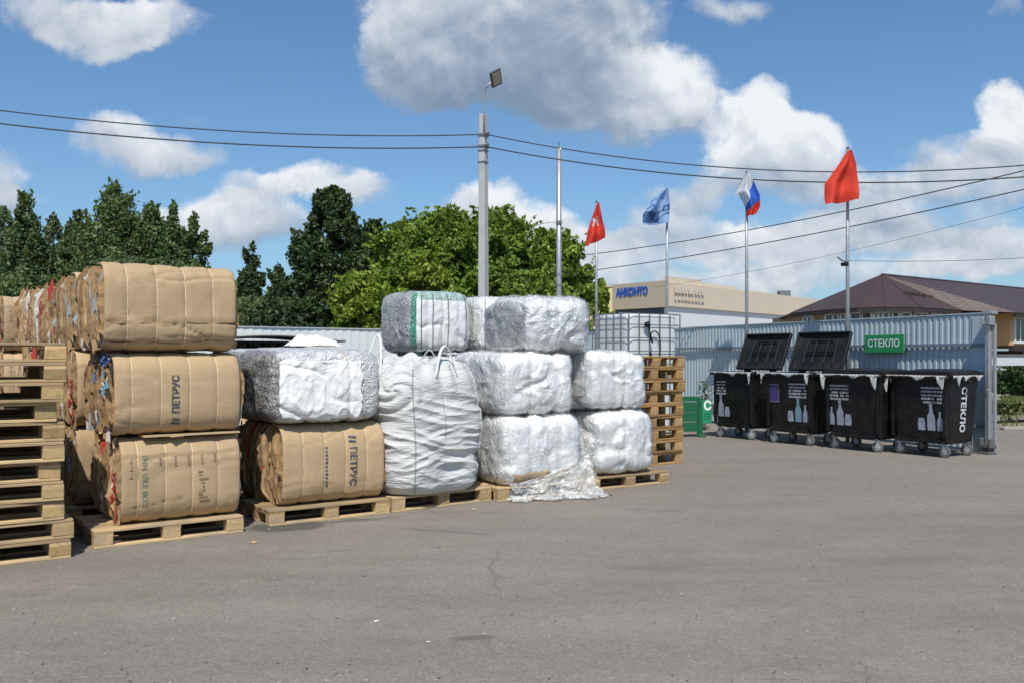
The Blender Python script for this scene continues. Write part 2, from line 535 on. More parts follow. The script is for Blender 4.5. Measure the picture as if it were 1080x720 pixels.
SUN_EL, SUN_AZ = math.radians(55.0), math.radians(1.5)     # azimuth: to the right of straight behind the camera
to_sun = Vector((math.sin(SUN_AZ) * math.cos(SUN_EL), -math.cos(SUN_AZ) * math.cos(SUN_EL), math.sin(SUN_EL)))
sl = bpy.data.lights.new('sun', 'SUN')
sl.energy = 4.6
sl.angle = math.radians(0.5)
sl.color = (1.0, 0.955, 0.88)
so = bpy.data.objects.new('sun', sl)
COL.objects.link(so)
so.rotation_euler = (-to_sun).to_track_quat('-Z', 'Y').to_euler()
so.location = (5, -20, 30)


def build_world():
    w = bpy.data.worlds.new('World'); SC.world = w; w.use_nodes = True
    t = w.node_tree; t.nodes.clear(); n = N(t)
    out = n('ShaderNodeOutputWorld')
    sky = n('ShaderNodeTexSky')
    sky.sky_type = 'NISHITA'; sky.sun_disc = False
    sky.sun_elevation = SUN_EL; sky.sun_rotation = PI - SUN_AZ
    sky.air_density = 1.0; sky.dust_density = 1.1; sky.ozone_density = 2.2
    tc = n('ShaderNodeTexCoord')
    d = tc.outputs['Generated']
    sp = n('ShaderNodeSeparateXYZ', i_0=d)
    ay = n.math('MAXIMUM', n.math('ABSOLUTE', sp.outputs[1]), 0.06)
    u = n.math('DIVIDE', sp.outputs[0], ay)
    v = n.math('DIVIDE', sp.outputs[2], ay)
    uv0 = n('ShaderNodeCombineXYZ', i_0=u, i_1=v, i_2=0.0).outputs[0]
    # ragged edges: warp the blobs
    wz = n('ShaderNodeTexNoise', i_Vector=uv0, i_Scale=9.0, i_Detail=8.0, i_Roughness=0.62)
    wv = n.vmath('SUBTRACT', wz.outputs['Color'], (0.5, 0.5, 0.5)).outputs[0]
    ws = n.vmath('MULTIPLY', wv, (0.10, 0.085, 0.0)).outputs[0]
    uv = n.vmath('ADD', uv0, ws).outputs[0]
    # x, y, rx, ry in photo pixels (turned into directions); weight; brightness 0..1
    blobs = [
        (60, 5, 70, 34, 1.0, .62), (112, 28, 62, 32, 1.1, .70), (165, 22, 52, 30, .9, .72),
        (2, 178, 34, 34, 1.0, .66), (0, 215, 50, 26, .8, .55),
        (122, 140, 48, 22, .9, .74), (190, 160, 62, 22, .9, .70), (150, 168, 70, 20, .6, .60),
        (340, 190, 52, 22, 1.1, .86), (285, 200, 60, 20, .8, .74), (215, 226, 60, 24, 1.0, .82), (255, 240, 80, 30, 1.0, .62), (180, 232, 60, 20, .8, .68), (380, 205, 34, 22, .8, .66),
        (425, 45, 42, 50, .9, .52), (470, 15, 80, 50, 1.1, .58), (470, 70, 80, 48, 1.2, .34), (560, 20, 110, 60, 1.4, .36),
        (560, 85, 120, 40, 1.6, .10), (640, 30, 70, 60, 1.2, .48), (690, 85, 72, 40, 1.4, .92), (640, 100, 60, 34, 1.0, .50), (650, 128, 100, 24, .7, .40), (735, 112, 34, 26, .4, .72),
        (765, 6, 42, 20, 1.0, .66),
        (800, 112, 40, 26, 1.3, 1.0), (790, 140, 52, 36, 1.4, .97), (850, 155, 52, 28, 1.3, .95), (810, 180, 80, 30, .9, .60), (880, 205, 80, 26, .6, .58), (735, 205, 60, 20, .45, .52),
        (515, 210, 44, 24, 1.3, .90), (480, 235, 50, 26, 1.0, .70), (570, 235, 44, 24, 1.2, .90), (600, 265, 70, 24, 1.0, .78), (560, 275, 80, 20, .8, .62),
        (1068, 118, 36, 26, 1.4, 1.0), (1075, 150, 60, 30, 1.1, .72), (1000, 158, 60, 26, .9, .66), (1040, 190, 90, 28, .8, .58), (950, 195, 60, 22, .55, .58),
        (800, 266, 85, 24, 1.1, .82), (690, 248, 90, 26, .9, .64), (880, 252, 110, 28, .9, .62), (1040, 268, 100, 26, 1.0, .68), (960, 238, 110, 28, .75, .58), (660, 285, 70, 20, .9, .70), (1010, 285, 60, 16, .9, .76), (760, 300, 90, 16, .8, .70), (900, 292, 120, 16, .7, .68), (700, 215, 70, 20, .4, .6),
        (1062, 14, 18, 16, .7, .56), (200, 120, 40, 8, .3, .5),
    ]
    D = None; B = None
    for (x, y, rx, ry, wgt, br) in blobs:
        cx, cy = (x - CX) / F, (HY - y) / F
        sub = n.vmath('SUBTRACT', uv, (cx, cy, 0)).outputs[0]
        sc = n.vmath('MULTIPLY', sub, (F / rx, F / ry, 0)).outputs[0]
        q = n.vmath('DOT_PRODUCT', sc, sc).outputs['Value']
        k = n.math('MAXIMUM', n.math('MULTIPLY_ADD', q, -0.72 * wgt, wgt), 0.0)
        vy = n('ShaderNodeSeparateXYZ', i_0=sc).outputs[1]
        br = n.math('MULTIPLY_ADD', vy, .20 if ry > 14 else .1, br)
        if D is None:
            D = k; B = n.math('MULTIPLY', k, br)
        else:
            D = n.math('ADD', D, k); B = n.math('MULTIPLY_ADD', k, br, B)
    bright = n.math('DIVIDE', B, n.math('MAXIMUM', D, 0.02))
    f1 = n('ShaderNodeTexNoise', i_Vector=uv0, i_Scale=10.0, i_Detail=11.0, i_Roughness=0.56, i_Distortion=0.3)
    up = n.vmath('ADD', uv0, (0.006, 0.013, 0.0)).outputs[0]
    f2 = n('ShaderNodeTexNoise', i_Vector=up, i_Scale=10.0, i_Detail=8.0, i_Roughness=0.56, i_Distortion=0.3)
    dens = n.math('ADD', n.math('MINIMUM', D, 1.3), n.math('MULTIPLY_ADD', f1.outputs[0], 1.9, -0.97))
    cov = n.math('SMOOTHSTEP', dens, 0.12, 0.78) if False else n('ShaderNodeMapRange', interpolation_type='SMOOTHSTEP', i_Value=dens, i_1=0.08, i_2=0.98).outputs[0]
    thin = n('ShaderNodeMapRange', interpolation_type='SMOOTHSTEP', i_Value=D, i_1=0.0, i_2=0.4).outputs[0]
    cov = n.math('MULTIPLY', cov, thin)
    relief = n.math('SUBTRACT', f1.outputs[0], f2.outputs[0])
    lum = n.math('ADD', bright, n.math('MULTIPLY', relief, 1.35))
    lum = n.math('ADD', lum, n.math('MULTIPLY_ADD', f1.outputs[0], 0.26, -0.11))
    # thin parts of a cloud stay pale and bluish, the sunlit rim is bright
    ccol = n.ramp(lum, [(0.10, (0.225, 0.305, 0.415)), (0.36, (0.325, 0.405, 0.51)), (0.60, (0.52, 0.59, 0.67)), (0.84, (0.72, 0.76, 0.82)), (1.0, (0.90, 0.92, 0.94))])
    S = 0.092
    cl = n.vmath('SCALE', ccol); cl.inputs['Scale'].default_value = 1.0 / S
    skyc = n.mix(1.0, sky.outputs[0], (0.84, 1.16, 1.38, 1), 'MULTIPLY')
    hz = n.math('MULTIPLY', n.math('POWER', 2.718, n.math('MULTIPLY', v, -7.5)), 0.42, clamp=True)
    skyc = n.mix(hz, skyc, (0.44 / S, 0.63 / S, 0.82 / S, 1))
    mixed = n.mix(n.math('MULTIPLY', cov, 0.95), skyc, cl.outputs[0])
    bg = n('ShaderNodeBackground', i_Color=mixed, i_Strength=S)
    t.links.new(bg.outputs[0], out.inputs[0])
    w.cycles.sampling_method = 'MANUAL'
    w.cycles.sample_map_resolution = 512


build_world()

# ------------------------------------------------------------------ shared materials
WOOD = wood('pallet_wood', (0.52, 0.375, 0.215), 0)
WOODB = wood('pallet_block_wood', (0.50, 0.345, 0.185), 1)
CARD = cardboard('cardboard_sheet', (0.46, 0.328, 0.190))
CARDL = cardboard('cardboard_layers', (1.0, 1.0, 1.0), attr=True)
STRAP = simple('bale_wire', (0.60, 0.47, 0.30), 0.5, 0.1)
INK = simple('dark_blue_print', (0.045, 0.055, 0.085), 0.7, 0.25, 30, dirt=(.34, .245, .14, .8))
INKG = simple('faded_green_print', (0.12, 0.20, 0.14), 0.75, 0.3, 30, dirt=(.40, .28, .155, 1.0))
INKF = simple('faded_brown_print', (0.22, 0.15, 0.085), 0.75, 0.3, 30)
FILM_W = film('white_wrap_film', (0.88, 0.88, 0.87), 0.34, 3.6, 0.5, 0.07, trans=0.05, glint=0.25)
FILM_G = film('clear_wrap_film', (0.70, 0.70, 0.69), 0.25, 6.0, 0.9, 0.16, stretch=(1, 1, .5), glint=0.6, dark=(0.34, 0.34, 0.34), darkamt=.6)
FILM_T = film('thick_clear_film', (0.66, 0.665, 0.675), 0.2, 3.2, 1.0, 0.2, glint=1.0, dark=(0.88, 0.88, 0.88), darkamt=.9, lo=.5, hi=.62)
FILM_L = film('loose_clear_film', (0.82, 0.82, 0.81), 0.2, 4.0, .8, 0.08, alpha=0.44, glint=0.8)
SHELL = shell('clear_stretch_film')
FLAKE = film('baled_bottles', (0.38, 0.37, 0.365), 0.22, 8.0, 1.0, 0.25, glint=0.35, dark=(0.13, 0.125, 0.13), darkamt=.75, lo=.40, hi=.60)
FLAKEP = film('greyish_bottle_bale', (0.46, 0.455, 0.45), 0.3, 7.5, 0.8, 0.15, glint=0.4, dark=(0.27, 0.265, 0.27), darkamt=.7, lo=.4, hi=.6)
GREENF = film('green_bottles', (0.06, 0.34, 0.22), 0.22, 15.0, 1.0, 0.25, glint=0.8, dark=(0.50, 0.66, 0.60), darkamt=.8, lo=.54, hi=.64)
GREENT = film('pale_green_film', (0.35, 0.47, 0.43), 0.3, 10.0, .8, 0.15, glint=0.4)
SHEETB = film('bright_cover_sheet', (0.79, 0.79, 0.785), 0.5, 2.6, 0.35, 0.05)
SHEETW = film('white_cover_sheet', (0.72, 0.72, 0.715), 0.5, 2.6, 0.35, 0.05)
BAGF = film('woven_bag_fabric', (0.57, 0.57, 0.56), 0.55, 5.0, 0.5, 0.07, stretch=(.45, .45, 2.2), trans=0.04)
CORD = simple('grey_cord', (0.33, 0.33, 0.33), 0.7)
WEBB = simple('bag_webbing', (0.62, 0.62, 0.62), 0.7, .1)
DSTRAP = simple('dark_strap', (0.16, 0.16, 0.17), 0.5)
BLACKP = simple('black_plastic', (0.006, 0.006, 0.0065), 0.45, 0.3, 8, bump=.15, bscale=60, spec=.3, dirt=(0.032, 0.030, 0.028, .6))
BLACKL = simple('lid_black_plastic', (0.011, 0.011, 0.0115), 0.5, 0.3, 5, bump=.1, spec=.3, dirt=(0.04, 0.038, 0.036, .5))
LINER = film('white_bin_liner', (0.52, 0.52, 0.51), 0.35, 16.0, .8, .1, glint=.2)
RUBBER = simple('grey_rubber', (0.10, 0.10, 0.10), 0.7, .2)
STEEL = simple('galvanised_steel', (0.42, 0.43, 0.44), 0.45, 0.15, 12, metal=0.6, dirt=(0.25, 0.22, 0.19, .5))
WPRINT = simple('white_print', (0.60, 0.61, 0.62), 0.6, .18, 20, dirt=(.2, .2, .2, .5))
NPRINT = simple('notice_print', (0.34, 0.35, 0.37), 0.6, .3, 20, dirt=(.06, .06, .06, .8))
BPRINT = simple('bottle_print', (0.27, 0.31, 0.37), 0.6, .3, 14, dirt=(.10, .12, .16, .9))
BPRINT2 = simple('bluish_print', (0.14, 0.25, 0.32), 0.6, .3, 14)
PURPLE = simple('purple_poster', (0.050, 0.035, 0.14), 0.5, .3, 9)
FENCEM = simple('painted_sheet_steel', (0.40, 0.47, 0.50), 0.42, 0.07, 1.2, spec=.5, dirt=(0.31, 0.35, 0.36, .4))
FENCED = simple('rail_paint', (0.16, 0.20, 0.245), 0.5, .12, 3)
SIGNG = simple('green_sign', (0.02, 0.255, 0.085), 0.4, .1, 5)
SIGNW = simple('sign_white', (0.80, 0.82, 0.80), 0.5, .05)
CONC = simple('concrete_pole', (0.42, 0.42, 0.41), 0.85, 0.14, 4, bump=.3, bscale=50, dirt=(0.30, 0.295, 0.285, .6))
GREENP = simple('green_paint', (0.012, 0.115, 0.05), 0.45, .15, 5, dirt=(0.05, 0.10, 0.06, .4))
GREENP2 = simple('bright_green_paint', (0.02, 0.26, 0.13), 0.45, .12, 5)
POLY = film('ibc_plastic', (0.74, 0.78, 0.78), 0.35, 2.0, .15, .05, trans=.25)
CAGE = simple('cage_steel', (0.17, 0.18, 0.19), 0.45, .2, 9, metal=.4)
WIRE = simple('wire_black', (0.035, 0.04, 0.05), 0.6)
DARKI = simple('dark_opening', (0.012, 0.012, 0.013), 0.8)
GLASS = simple('window_glass', (0.03, 0.035, 0.04), 0.08, .2, 3, spec=.8)
WFRAME = simple('white_pvc', (0.75, 0.76, 0.76), 0.4, .05)

# ------------------------------------------------------------------ ground
b = MB()
b.add([(-400, -60, 0), (400, -60, 0), (400, 700, 0), (-400, 700, 0)], [(0, 1, 2, 3)])
tag(b.build('ground', asphalt()), kind='structure')

# ------------------------------------------------------------------ pallets
def tone(r):
    k = r.uniform(.66, 1.12)
    return (k, k * r.uniform(.93, 1.0), k * r.uniform(.84, 1.0))


def pallet_parts(t, seed=1, WOOD=WOOD, WOODB=WOODB):
    r = random.Random(seed)
    d = MB()
    y = -0.4
    for wd, in ((.145,), (.1,), (.145,), (.1,), (.145,)):
        d.box((r.uniform(-.004, .004), y + wd / 2, .133 + r.uniform(-.001, .001)), (1.2 + r.uniform(-.02, .006), wd - r.uniform(0, .006), .022), r.uniform(-.4, .4), col=tone(r))
        y += wd + .04125
    d.build('deck', WOOD, t, bevel=.003)
    s = MB()
    for x in (-.5275, 0, .5275):
        s.box((x, 0, .1105), (.145, .796, .0215), col=tone(r))
    s.build('crossbar', WOODB, t)
    for x in (-.5275, 0, .5275):
        for yy, wd in ((-.35, .1), (0, .145), (.35, .1)):
            q = MB(); q.box((0, 0, 0), (.145 + r.uniform(-.01, .003), wd, .0775), r.uniform(-2.5, 2.5), col=tone(r))
            q.build('block', WOODB, t, bevel=.004, loc=(x, yy, .061))
    for yy, wd in ((-.35, .1), (0, .145), (.35, .1)):
        q = MB(); q.box((0, 0, .011), (1.2, wd, .0215), r.uniform(-.3, .3), col=tone(r))
        q.build('bottom_board', WOOD, t, loc=(0, yy, 0), bevel=.003)


PAL0 = None
PAL1 = None


def pallet(loc, deg, label, group, sz=1.0):
    global PAL0, PAL1
    if sz > 1.1:
        if PAL1 is None:
            PAL1 = o = thing('wooden_pallet', label, 'pallet', loc, deg, group)
            pallet_parts(o, 4, wood('orange_pallet_wood', (0.54, 0.315, 0.135), 0), wood('orange_block_wood', (0.55, 0.34, 0.14), 1))
        else:
            o = copy_tree(PAL1)
            o.location = loc; o.rotation_euler = (0, 0, math.radians(deg))
            tag(o, label, 'pallet', group)
    elif PAL0 is None:
        PAL0 = o = thing('wooden_pallet', label, 'pallet', loc, deg, group)
        pallet_parts(o)
    else:
        o = copy_tree(PAL0)
        o.location = loc; o.rotation_euler = (0, 0, math.radians(deg))
        tag(o, label, 'pallet', group)
    o.scale = (1, 1, sz)
    return o


ORD = ['', 'bottom', 'second', 'third', 'fourth', 'fifth', 'sixth', 'seventh', 'eighth', 'ninth', 'tenth', 'topmost']
rr = random.Random(5)
# left stack: the right front corner stands at photo pixel (72, 589)
TL = 33.0
cL = G(69, 589)
for k in range(11):
    c = off(cL, TL, -.6 + rr.uniform(-.02, .015), .4 + rr.uniform(-.015, .02))
    if k < 3: c = off(c, TL, (.03, .035, .0)[k], 0)
    if k in (4, 7): c = off(c, TL, -.03, .02)
    lab = ('bottom pallet of the tall empty stack at the left edge' if k == 0 else 'topmost pallet of the tall empty stack at the left edge' if k == 10
           else ORD[k + 1] + ' pallet from the bottom in the tall empty stack at the left edge')
    pallet((c.x, c.y, k * .1465 + .001 * k), TL + rr.uniform(-2.4, 2.4), lab, 'empty pallets in the left stack')

# a second stack added close behind, itself unseen, to keep the gaps dark
for k in range(10):
    c = off(cL, TL, -.62 + rr.uniform(-.02, .015), 1.26 + rr.uniform(-.015, .02))
    pallet((c.x, c.y, k * .147), TL + rr.uniform(-1.6, 1.6), 'pallet of a stack added behind the tall left one to darken its gaps', 'pallets added behind the left stack to darken it')

# right stack behind the white bales
TR = 38.0
cR = G(722, 487.3)
for k in range(9):
    c = off(cR, TR, -.6 + rr.uniform(-.03, .01) - (.035 if k < 4 else 0), .4 + rr.uniform(-.015, .02))
    lab = ('bottom pallet of the orange wood stack beside the white bales' if k == 0 else 'topmost pallet of the orange wood stack beside the white bales' if k == 8
           else ORD[k + 1] + ' pallet from the bottom in the stack beside the white bales')
    pallet((c.x, c.y, k * .1695), TR + rr.uniform(-2, 2), lab, 'pallets in the right stack', 1.16)


# ------------------------------------------------------------------ cardboard bales
def prof(phi, d, h, ry, n=3.4):
    c, s = math.cos(phi), math.sin(phi)
    y = -d / 2 + ry - ry * abs(c) ** (2 / n)
    z = h / 2 + h / 2 * math.copysign(abs(s) ** (2 / n), s)
    return y, z


FOLDS = {11: [(.545, -.5, .5, .0)], 12: [(.30, -.5, -.12, .16), (.36, .02, .5, .03)], 13: [(.215, -.5, .1, -.02), (.235, .12, .6, .0), (.07, -.5, .5, .02), (.11, .0, .5, .0)], 14: [(.06, -.5, .5, .0)]}


def bale_front(x, t, w, d, h, ry, seed, straps, amp=1.0):
    """point on the bulging front sheet; t 0..1 from under the bale over the front to the top"""
    phi = (t - .5) * PI * 1.0
    y, z = prof(phi, d, h, ry)
    k = 0.0
    for s in straps:
        k += math.exp(-((x - s) / .022) ** 2) * .008 + math.exp(-((x - s) / .07) ** 2) * .004
    nz = noise.fractal(Vector((x * 3.1 + seed * 7.7, z * 3.1, seed)), 0.8, 2.1, 4) * .008 * amp
    cr = noise.noise(Vector((x * 1.3 + seed * 3, z * 6.0, seed * 2.2)))
    crease = -max(0.0, .05 - abs(cr)) * .20 * amp
    ins = k - nz - crease
    for (fz, fa, fb, fs_) in FOLDS.get(seed, ()):
        if fa - .1 < x < fb + .1:
            zz = fz + fs_ * x + .006 * math.sin(x * 23 + seed)
            fade = min(1, max(0, (x - fa + .1) / .1), 1) * min(1, max(0, (fb + .1 - x) / .1))
            ins += (.007 * math.exp(-((z - zz) / .011) ** 2) - .005 * math.exp(-((z - zz - .028) / .02) ** 2)) * fade
    edge = max(0.0, abs(x) / (w / 2) - .93) / .07
    ins += edge * .012
    cx, cz = -d / 2 + ry, h / 2
    dy, dz = y - cx, z - cz
    L = math.hypot(dy, dz) or 1
    return Vector((x, y - dy / L * ins, z - dz / L * ins))


BROWN = [(.36, .23, .115), (.42, .28, .145), (.30, .19, .095), (.48, .34, .19), (.25, .155, .08), (.40, .25, .12), (.33, .22, .12)]


def make_bale(name, label, w, d, h, seed, extra=(), nstrap=4, sx0=-.36, text=None, rag=.035, amp=1.0, group='bales of pressed cardboard'):
    r = random.Random(seed)
    t = thing(name, label, 'bale', (0, 0, 0), 0, group)
    ry = .30
    straps = [sx0 * w + i * (w * (.5 - .09) - sx0 * w) / (nstrap - .55) for i in range(nstrap)]
    # front sheet with its folded edges
    f = MB()
    nu, nv = 84, 56
    f.grid(lambda a, c: bale_front((a - .5) * w * .985, c, w, d, h, ry, seed, straps, amp), nu, nv)
    f.build('front_sheet', CARD, t, smooth=True, solid=.012)
    # pressed sheets behind it, edge-on at both ends
    m = MB()
    y = -d / 2 + .045
    i = 0
    while y < d / 2 - .01:
        th = r.uniform(.011, .030)
        yc = y + th / 2
        # height of this slab inside the rounded front
        dd = (yc + d / 2) / ry
        frac = 1.0 if dd >= 1 else max(.3, (1 - (1 - dd) ** 3.4) ** (1 / 3.4))
        back = (d / 2 - yc) / .12
        if back < 1: frac *= (1 - (1 - max(0, back)) ** 2.5 * .35)
        zt, zb = h / 2 + h / 2 * frac - (.032 if yc < -d / 2 + ry + .05 else .010), h / 2 - h / 2 * frac + (.03 if yc < -d / 2 + ry else .004)
        zt -= r.uniform(0, .012)
        col = r.choice(BROWN)
        q = r.random()
        dd0 = i
        for (p, cc) in extra:
            if q < p: col = cc; break
            q -= p
        jl, jr = r.uniform(-.5, 1) * rag, r.uniform(-.5, 1) * rag
        n = 16
        L, R = [], []
        ph, fr = r.uniform(0, 6), r.uniform(6, 16)
        for k in range(n + 1):
            z = zb + (zt - zb) * k / n
            wob = .012 * math.sin(z * fr + ph) + r.uniform(-1, 1) * .007
            if r.random() < .05: wob += r.uniform(-.05, .025)
            edge = (1 - abs(2 * k / n - 1) ** 5)
            L.append((-w / 2 - jl * edge + wob + (1 - edge) * .03, z))
            R.append((w / 2 + jr * edge + wob - (1 - edge) * .03, z))
        # sheets bow: y shifts along z
        bow = r.uniform(-.008, .008)
        vs, fs = [], []
        for k in range(n + 1):
            yo = bow * math.sin(k / n * PI * 2 + ph) + .004 * math.sin(k * 1.7 + ph)
            for (x, z), q2 in ((L[k], 0), (R[k], 1)):
                vs.append((x, yc - th / 2 + yo, z)); vs.append((x, yc + th / 2 + yo, z))
        for k in range(n):
            a = k * 4; c = a + 4
            fs += [(a, a + 2, c + 2, c), (a + 1, c + 1, c + 3, a + 3), (a, c, c + 1, a + 1), (a + 2, a + 3, c + 3, c + 2)]
        fs += [(0, 1, 3, 2), (n * 4, n * 4 + 2, n * 4 + 3, n * 4 + 1)]
        m.add(vs, fs, 0, col)
        y += th + r.uniform(0, .004)
        i += 1
    # torn flaps sticking out of the ends and along the top edge
    fl = m
    for k in range(46):
        side = -1 if r.random() < .72 else 1
        yy = r.uniform(-d / 2 + .05, d / 2 - .05)
        z = r.uniform(.03, h - .03)
        a, bb = r.uniform(.03, .10), r.uniform(.06, .26)
        x0 = side * (w / 2 - .01)
        ou = r.uniform(.02, .05)
        tw = r.uniform(-.05, .05)
        col = r.choice(BROWN)
        q = r.random()
        for (p, cc) in extra:
            if q < p * 1.5: col = cc; break
            q -= p * 1.5
        pts = []
        for e in range(4):
            s = e / 3
            pts.append((x0 + side * ou * s, yy + tw * s, z + bb / 2 * (1 - .3 * s) - .02 * s * s))
            pts.append((x0 + side * ou * s * r.uniform(.6, 1), yy + tw * s + r.uniform(-.01, .01), z - bb / 2 * (1 - .4 * s) - .03 * s * s))
        fl.add(pts, [(0, 1, 3, 2), (2, 3, 5, 4), (4, 5, 7, 6)], 0, col)
    for k in range(16):
        x = r.uniform(-w / 2 + .05, w / 2 - .05); yy = r.uniform(-d / 2 + .22, d / 2 - .1)
        s1 = r.uniform(.03, .09)
        z = h - .01
        fl.add([(x - s1, yy, z), (x + s1, yy + r.uniform(-.05, .05), z), (x + s1 * .7, yy + r.uniform(-.06, .0), z + r.uniform(.01, .035)), (x - s1 * .8, yy + .02, z + r.uniform(.01, .03))], [(0, 1, 2, 3)], 0, r.choice(BROWN[:4]))
    m.build('pressed_layers', CARDL, t)
    for s in straps:
        pts = [Vector((s, *bale_front(s, k / 40, w, d, h, ry, seed, straps, amp)[1:])) for k in range(41)]
        cx, cz = -d / 2 + ry, h / 2
        pts = [Vector((p.x, p.y + (p.y - cx) * .022, p.z + (p.z - cz) * .012)) for p in pts]
        pts += [Vector((s, d / 2 - .02, h + .004)), Vector((s, d / 2 + .006, h * .9)), Vector((s, d / 2 + .006, h * .1)), Vector((s, d / 2 - .03, .004))]
        q = MB(); q.tube(pts, .0052, 6, flat=.6)
        q.build('strap', STRAP, t)
    if text: text(t, w, d, h, ry, seed, straps, amp)
    return t


def print_on(t, verts, faces, w, d, h, ry, seed, straps, amp, x0, z0, deg, matl, name, lift=.010, label=None):
    """lettering laid on the curved sheet: local text x,y turned by deg, then wrapped"""
    m = MB()
    vs = []
    for v in verts:
        a, bb = rot2(v[0], v[1], deg)
        x, z = x0 + a, z0 + bb
        s = (z - h / 2) / (h / 2)
        s = max(-.995, min(.995, s))
        phi = math.asin(math.copysign(abs(s) ** (3.4 / 2), s))
        p = bale_front(x, phi / PI + .5, w, d, h, ry, seed, straps, amp)
        cy, cz = -d / 2 + ry, h / 2
        L = math.hypot(p.y - cy, p.z - cz)
        vs.append((p.x, p.y + (p.y - cy) / L * lift, p.z + (p.z - cz) / L * lift))
    m.add(vs, faces)
    o = m.build(name, matl, t)
    if label: o['label'] = label


def bars(rects):
    vs, fs = [], []
    for (x0, y0, x1, y1, sk) in rects:
        nn = 4
        for k in range(nn):
            a, c = y0 + (y1 - y0) * k / nn, y0 + (y1 - y0) * (k + 1) / nn
            ka, kc = sk * (a - y0), sk * (c - y0)
            i = len(vs)
            vs += [(x0 + ka, a, 0), (x1 + ka, a, 0), (x1 + kc, c, 0), (x0 + kc, c, 0)]
            fs.append((i, i + 1, i + 2, i + 3))
    return vs, fs


def petrus(x0, z0, deg, size, mark_dx, faint=None):
    def fn(t, w, d, h, ry, seed, straps, amp):
        vs, fs = text_mesh('ПЕТРУС', size, .003)
        print_on(t, vs, fs, w, d, h, ry, seed, straps, amp, x0, z0, deg, INK, 'printed_lettering')
        s = size
        bv, bf = bars([(-.36 * s, -.42 * s, -.13 * s, .42 * s, .16), (.08 * s, -.42 * s, .31 * s, .42 * s, .16)])
        a, bb = rot2(mark_dx, 0, deg)
        print_on(t, bv, bf, w, d, h, ry, seed, straps, amp, x0 + a, z0 + bb, deg, INK, 'printed_mark')
        if faint:
            r = random.Random(3)
            rc = [(i * .035, -.012, i * .035 + .022, .012 + r.uniform(-.004, .004), .1) for i in range(-5, 6)]
            fv, ff = bars(rc)
            print_on(t, fv, ff, w, d, h, ry, seed, straps, amp, faint[0], faint[1], -90, INK, 'faint_stamp')
    return fn


def greenprint(t, w, d, h, ry, seed, straps, amp):
    vs, fs = text_mesh('INNABLE BOX', .066, .0005)
    print_on(t, vs, fs, w, d, h, ry, seed, straps, amp, -.305, h * .5, -90, INKG, 'printed_lettering')
    r = random.Random(8)
    rc = []
    for j, x in enumerate((-.19, -.07, .04, .15, .26)):
        for i in range(4):
            rc.append((x, .135 + i * .022, x + .018, .147 + i * .022, 0))
    rc += [(-.42 + .012 * (i % 2), .05 + i * .03, -.40, .065 + i * .03, 0) for i in range(6)]
    fv, ff = bars(rc)
    print_on(t, fv, ff, w, d, h, ry, seed, straps, amp, 0, h * .5 - .02, 0, INKF, 'printed_symbols')
    fv, ff = bars([(.12 + r.uniform(0, .06), -.26 + i * .03, .14 + r.uniform(0, .08), -.245 + i * .03, .3) for i in range(9)])
    print_on(t, fv, ff, w, d, h, ry, seed, straps, amp, 0, h * .5 + .06, 0, INKF, 'faint_stamp')


def put(t, FL, deg, w, d, z):
    c = off(FL, deg, w / 2, d / 2)
    t.location = (c.x, c.y, z)
    t.rotation_euler = (0, 0, math.radians(deg))
    return t


GP = 'pallets carrying bales'
TA = 36.0
flA = G(99, 579)
c = off(flA, TA, .6, .4)
pallet((c.x, c.y, 0), TA, 'pale wooden pallet under the front column of three cardboard bales', GP)
HB = .706
RED, WHI, BLU, GRY = (.42, .05, .04), (.62, .60, .57), (.10, .17, .38), (.36, .36, .36)
A1 = make_bale('cardboard_bale', 'bottom cardboard bale of the front column, red paper in its end and green print', .98, 1.0, HB, 11, ((.05, RED), (.04, WHI)), text=greenprint)
put(A1, off(flA, TA, .205, .03), TA, .98, 1.0, .146)
A2 = make_bale('cardboard_bale', 'middle cardboard bale of the front column with upright dark lettering', 1.03, 1.04, HB - .035, 12, ((.10, WHI), (.07, BLU), (.05, GRY)), text=petrus(-.03, .335, 90, .078, -.225), amp=.55)
put(A2, off(flA, TA, .15, .02), TA - .5, 1.03, 1.04, .146 + HB + .022)
def tears(t, w, d, h, ry, seed, straps, amp):  # rips drawn as dark wedges on the sheet, their inner shade put into the colour
    vs, fs = [], []
    for (x0, z0, x1, th) in ((.34, .235, .535, .016), (.10, .232, .30, .005), (-.44, .215, -.36, .010), (-.34, .222, -.16, .004), (-.50, .075, -.30, .009), (.14, .085, .46, .004), (-.2, .065, .1, .003)):
        n_ = 10
        for k in range(n_):
            a, b_ = x0 + (x1 - x0) * k / n_, x0 + (x1 - x0) * (k + 1) / n_
            f0, f1 = (k / n_, (k + 1) / n_) if x0 > .3 else (math.sin(k / n_ * PI), math.sin((k + 1) / n_ * PI))
            i = len(vs)
            vs += [(a, z0 - th * f0, 0), (b_, z0 - th * f1, 0), (b_, z0 + th * f1 * .6 + .001, 0), (a, z0 + th * f0 * .6 + .001, 0)]
            fs.append((i, i + 1, i + 2, i + 3))
    print_on(t, vs, fs, w, d, h, ry, seed, straps, amp, 0, 0, 0, simple('tear_shade', (.10, .055, .035), .9, .3, 30), 'tear', .009)


A3 = make_bale('cardboard_bale', 'top cardboard bale of the front column with creased dented face', 1.07, 1.08, HB + .01, 13, ((.10, GRY), (.09, WHI)), amp=1.5, nstrap=4, sx0=-.33, text=tears)
put(A3, off(flA, TA, .075, .01), TA, 1.07, 1.08, .146 + 2 * HB + .008)
